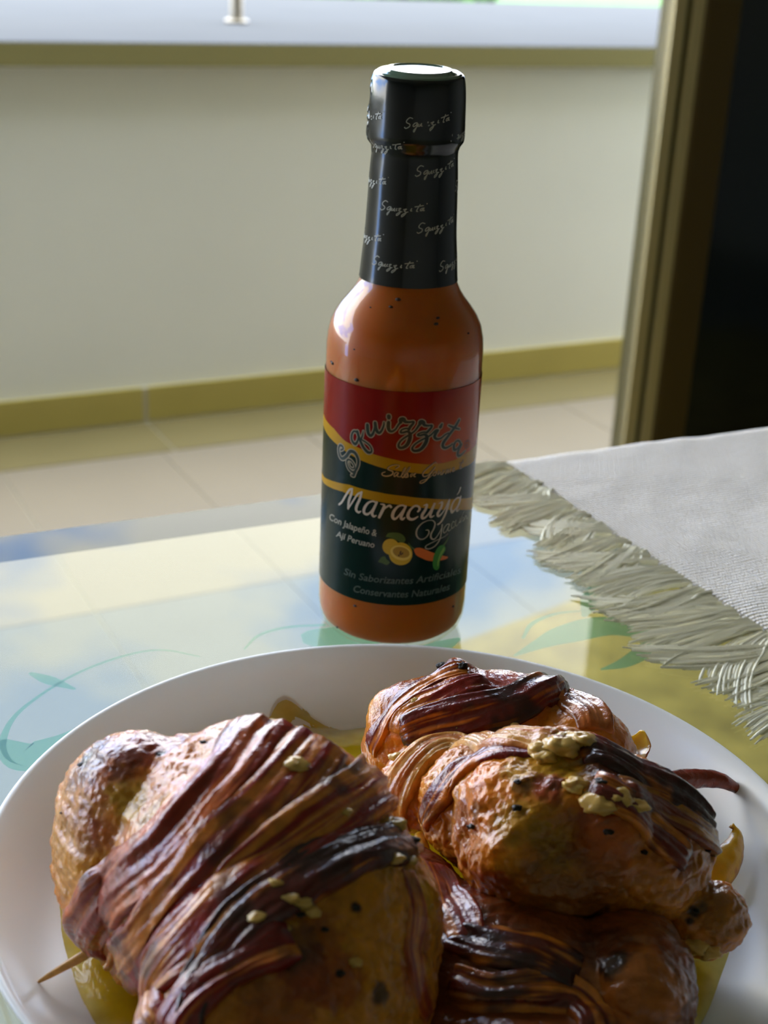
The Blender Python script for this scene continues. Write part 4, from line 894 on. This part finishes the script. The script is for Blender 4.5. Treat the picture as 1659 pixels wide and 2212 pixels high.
for k, (u, v, r, m) in enumerate([(1210, 1612, 3.0, 'garlic'), (1250, 1600, 2.6, 'garlic'), (1170, 1620, 2.4, 'garlic'), (1290, 1738, 3.0, 'garlic'), (1330, 1735, 3.2, 'garlic'), (1365, 1745, 2.2, 'garlic'), (1240, 1700, 2.0, 'garlic'), (1180, 1640, 2, 'garlic'), (1300, 1690, 2.0, 'char'), (1120, 1745, 1.4, 'char'), (1315, 1795, 1.4, 'char'), (1020, 1785, 1.2, 'char'), (1525, 1835, 1.0, 'char'), (1505, 1965, .8, 'char'), (1430, 1700, 1.5, 'char'), (1390, 1840, 1.0, 'char'), (1450, 1790, 1.2, 'char'), (1500, 2040, 2.4, 'garlic'), (1530, 2050, 2.0, 'garlic'), (1120, 1690, 1.0, 'char'), (860, 1640, 1.6, 'garlic')]):
    p, nn = hit(bF, u, v); lump('herb_bit' if m == 'char' else 'garlic_bit', p + nn * (0.6 if m == 'garlic' else .5), r, M[m], rollF, seed=90 + k, sq=(1.2, 1, .55))
def sheet(name, P, Wd, m, parent, curl, thick, col0, col1, seed=0, nv=12, label=None):
    """a free curved slice with its own thickness; P = 3-D centre line"""
    C = cr_spline(P, .5); T = np.gradient(C, axis=0); T /= np.linalg.norm(T, axis=1)[:, None] + 1e-9
    n = len(C); ww = np.interp(np.linspace(0, 1, n), np.linspace(0, 1, len(Wd)), Wd)
    upv = np.array(curl, float); Lt = upv - T * (T @ upv)[:, None]; Lt /= np.linalg.norm(Lt, axis=1)[:, None]; Nn = np.cross(T, Lt)
    V = []; cc = []
    for side in (1, -1):
        for i in range(n):
            for j in range(nv):
                s = (j / (nv - 1) - .5); b = (1 - (2 * s) ** 2)
                V.append(C[i] + Lt[i] * s * ww[i] + Nn[i] * (b * ww[i] * .18 + side * thick * (.3 + .7 * b))); cc.append(abs(2 * s))
    V = np.array(V); V += .35 * np.c_[fbm(V * .35, 2, seed), fbm(V * .35 + 9, 2, seed), fbm(V * .35 + 5, 2, seed)]
    f1 = grid_faces(n, nv); f2 = [tuple(reversed(f)) for f in grid_faces(n, nv, off=n * nv)]; o = n * nv
    rim = [(i * nv, o + i * nv, o + (i + 1) * nv, (i + 1) * nv) for i in range(n - 1)] + [(i * nv + nv - 1, (i + 1) * nv + nv - 1, o + (i + 1) * nv + nv - 1, o + i * nv + nv - 1) for i in range(n - 1)]
    rim += [(j, j + 1, o + j + 1, o + j) for j in range(nv - 1)] + [((n - 1) * nv + j, o + (n - 1) * nv + j, o + (n - 1) * nv + j + 1, (n - 1) * nv + j + 1) for j in range(nv - 1)]
    cc = np.array(cc); c = np.array(col0) + (np.array(col1) - np.array(col0)) * sm(.7, 1, cc + .2 * fbm(V * .5, 3, seed))[:, None]
    V[:, 2] = np.maximum(V[:, 2], 4.6)
    return make(name, V, f1 + f2 + rim, m, parent, col=c, label=label)
# loose bacon end over the rim side, and two yellow onion slices
sheet('bacon_end', [at(1440, 1690, 22), at(1475, 1684, 21), at(1530, 1682, 19), at(1575, 1694, 17), at(1597, 1712, 13.5), at(1592, 1733, 11)], [4.5, 5, 4.6, 4, 3.2, 2], M['bacon'], rollF, (.1, .7, .7), .8, S(140, 50, 20), S(80, 24, 14), 5, label='thin curled bacon end sticking out to the right')
sheet('onion_slice', [at(1340, 1648, 24), at(1362, 1630, 26), at(1380, 1604, 27), at(1388, 1578, 28)], [4, 7, 6, 1.0], M['onion'], rollF, (.9, .0, .1), .35, S(206, 160, 34), S(130, 50, 16), 7, label='translucent yellow onion slice at the top')
sheet('onion_slice', [at(1500, 1895, 9), at(1540, 1885, 10), at(1575, 1850, 11.5), at(1592, 1805, 13), at(1578, 1785, 14)], [6, 9, 7, 4, 2], M['onion'], rollF, (-.7, .5, .4), .4, S(214, 166, 24), S(130, 60, 14), 9, label='translucent yellow onion slice hanging at the right end')
sheet('onion_slice', [at(905, 1800, 22), at(915, 1850, 20), at(912, 1900, 15)], [2, 4, 3], M['onion'], rollF, (1, 0, 0), .4, S(206, 150, 34), S(170, 100, 24), 10)

# toothpick
t0, t1 = at(80, 2123, 8.5), at(222, 2040, 14.5); d = (t1 - t0) / np.linalg.norm(t1 - t0); t1 = t1 + d * 8
sd = np.cross(d, ez); sd /= np.linalg.norm(sd); s2 = np.cross(sd, d); Ln = np.linalg.norm(t1 - t0); V = []; nk = 12
pro = [(0, 0.05), (0.02, .35), (.12, .62), (.35, .95), (.6, 1.12), (1, 1.15)]
for f, r in pro:
    for k in range(nk):
        a = 2 * math.pi * k / nk; V.append(t0 + d * Ln * f + (sd * math.cos(a) + s2 * math.sin(a)) * r)
Fc = [(i * nk + k, i * nk + (k + 1) % nk, (i + 1) * nk + (k + 1) % nk, (i + 1) * nk + k) for i in range(len(pro) - 1) for k in range(nk)] + [tuple(reversed(range(nk))), tuple((len(pro) - 1) * nk + k for k in range(nk))]
tp = make('toothpick', V, Fc, M['wood'], org=tuple(t0)); tag(tp, 'pale wooden toothpick sticking out of the left roll toward the rim', 'toothpick')

# ------------------------------------------------------------------ woven placemat with fringe
w0 = at(1090, 1012, 2.5); w1 = at(1659, 1385, 2.5)
S0 = float(np.dot(w0, g1)); S1 = float(np.dot(w1, g1)); T1_ = float(np.dot(w1, g2))
def woven_s(t): return S0 + (S1 - S0) * (TE - t) / (TE - T1_)
mat_o = thing('placemat', tf(S0 + 150, TE - 120, 0), 'cream woven cotton placemat with knotted fringe, lying right of the bottle', 'placemat')
ns, ntt = 230, 260; V = []; UV = []
tt = np.r_[np.linspace(TE - 330, TE - 2, 200), [TE + 1.2, TE + 2.4, TE + 3.0], np.full(57, TE + 3.2)]
hz = np.r_[np.zeros(200), [-.3, -1.4, -3], -3 - np.linspace(.3, 11, 57)]
for i in range(ns):
    for j in range(ntt):
        t = tt[j]; s = woven_s(min(t, TE)) + 300 * (i / (ns - 1)) ** 1.0
        V.append((s, t, 0)); UV.append((s, t - hz[j] * (1 if hz[j] < 0 else 0)))
V = np.array(V); zz = 2.6 + 1.1 * (fbm(V * .02, 3, 3) + .6) + 0.35 * fbm(V * .09, 2, 5)
zz = zz + np.tile(hz, ns)
ed = np.repeat(sm(0, 6 / 300, np.linspace(0, 1, ns)), ntt); zz = 0.8 + (zz - 0.8) * (0.35 + .65 * ed)
P3 = g1 * V[:, :1] + g2 * V[:, 1:2] + ez * zz[:, None]
over = V[:, 1] > TE; P3[over] += g2 * (.8 * fbm(V[over] * .03, 2, 8))[:, None] * .5
cl = make('woven_cloth', P3, grid_faces(ns, ntt), M['cloth'], mat_o, uv=UV)
so = cl.modifiers.new('thickness', 'SOLIDIFY'); so.thickness = 0.9 * MM; so.offset = -1
# fringe: bunches of yarn
def tassel(t, k, L0, ang, spread, nst=70):
    s0 = woven_s(t); VV = []; FF = []; n = 0
    dirv = -g1 * math.cos(ang) + g2 * math.sin(ang); side = np.cross(ez, dirv)
    bend = RNG.uniform(-.5, .45); wa, wp_ = RNG.uniform(.6, 2.0), RNG.uniform(0, 6.28)
    for q in range(nst):
        L = L0 * RNG.uniform(.68, 1.06); w0_ = RNG.uniform(-1, 1); a = w0_ * spread * RNG.uniform(.5, 1.3) + RNG.normal() * .03; lay = RNG.uniform(0, 1)
        ph = RNG.uniform(0, 6.28); am = RNG.uniform(.1, .55); pts = []
        for i in range(13):
            f = i / 12; x = L * f
            y = w0_ * 4.4 * (1 - .3 * math.sin(min(1, f * 3) * math.pi)) + a * L * f ** 1.3 + bend * L * f * f + wa * (math.sin(wp_ + f * 4.5) - math.sin(wp_)) * (.7 + .3 * w0_) + am * math.sin(ph + f * 6) * f
            zq = 1.2 + lay * 2.2 * (1 - .55 * f) + .9 * math.sin(min(1, f * 1.4 + .05) * math.pi) + .15 * math.sin(ph + f * 6)
            if f > .8: zq = zq * (1 - (f - .8) * 2.2)
            pts.append(tf(s0 + 3, t, 0) + dirv * x + side * y + ez * max(zq, .5))
        pts = np.array(pts); T = np.gradient(pts, axis=0); T /= np.linalg.norm(T, axis=1)[:, None] + 1e-9
        A = np.cross(T, ez); A /= np.linalg.norm(A, axis=1)[:, None] + 1e-9; B = np.cross(A, T); r = RNG.uniform(.38, .62)
        for i in range(13):
            rr = r * (1 if i < 12 else .5)
            for c_ in range(4): VV.append(pts[i] + (A[i] * math.cos(c_ * 1.5708) + B[i] * math.sin(c_ * 1.5708)) * rr)
        for i in range(12):
            for c_ in range(4): FF.append((n + i * 4 + c_, n + i * 4 + (c_ + 1) % 4, n + (i + 1) * 4 + (c_ + 1) % 4, n + (i + 1) * 4 + c_))
        n += 52
    V = np.array(VV); V[:, 2] = np.maximum(V[:, 2], .15)
    make('fringe_tassel', V, FF, M['fringe'], mat_o, smooth=True)
t = TE - 4; k = 0
while t > TE - 300:
    f = (TE - t) / 160
    tassel(t, k, 29 + 9 * min(f, 1.2) + RNG.uniform(-3, 4), RNG.uniform(-.45, .15) + .25 * math.sin(k * 1.7), .13, 62)
    t -= 8.6 + RNG.uniform(-.6, .9); k += 1
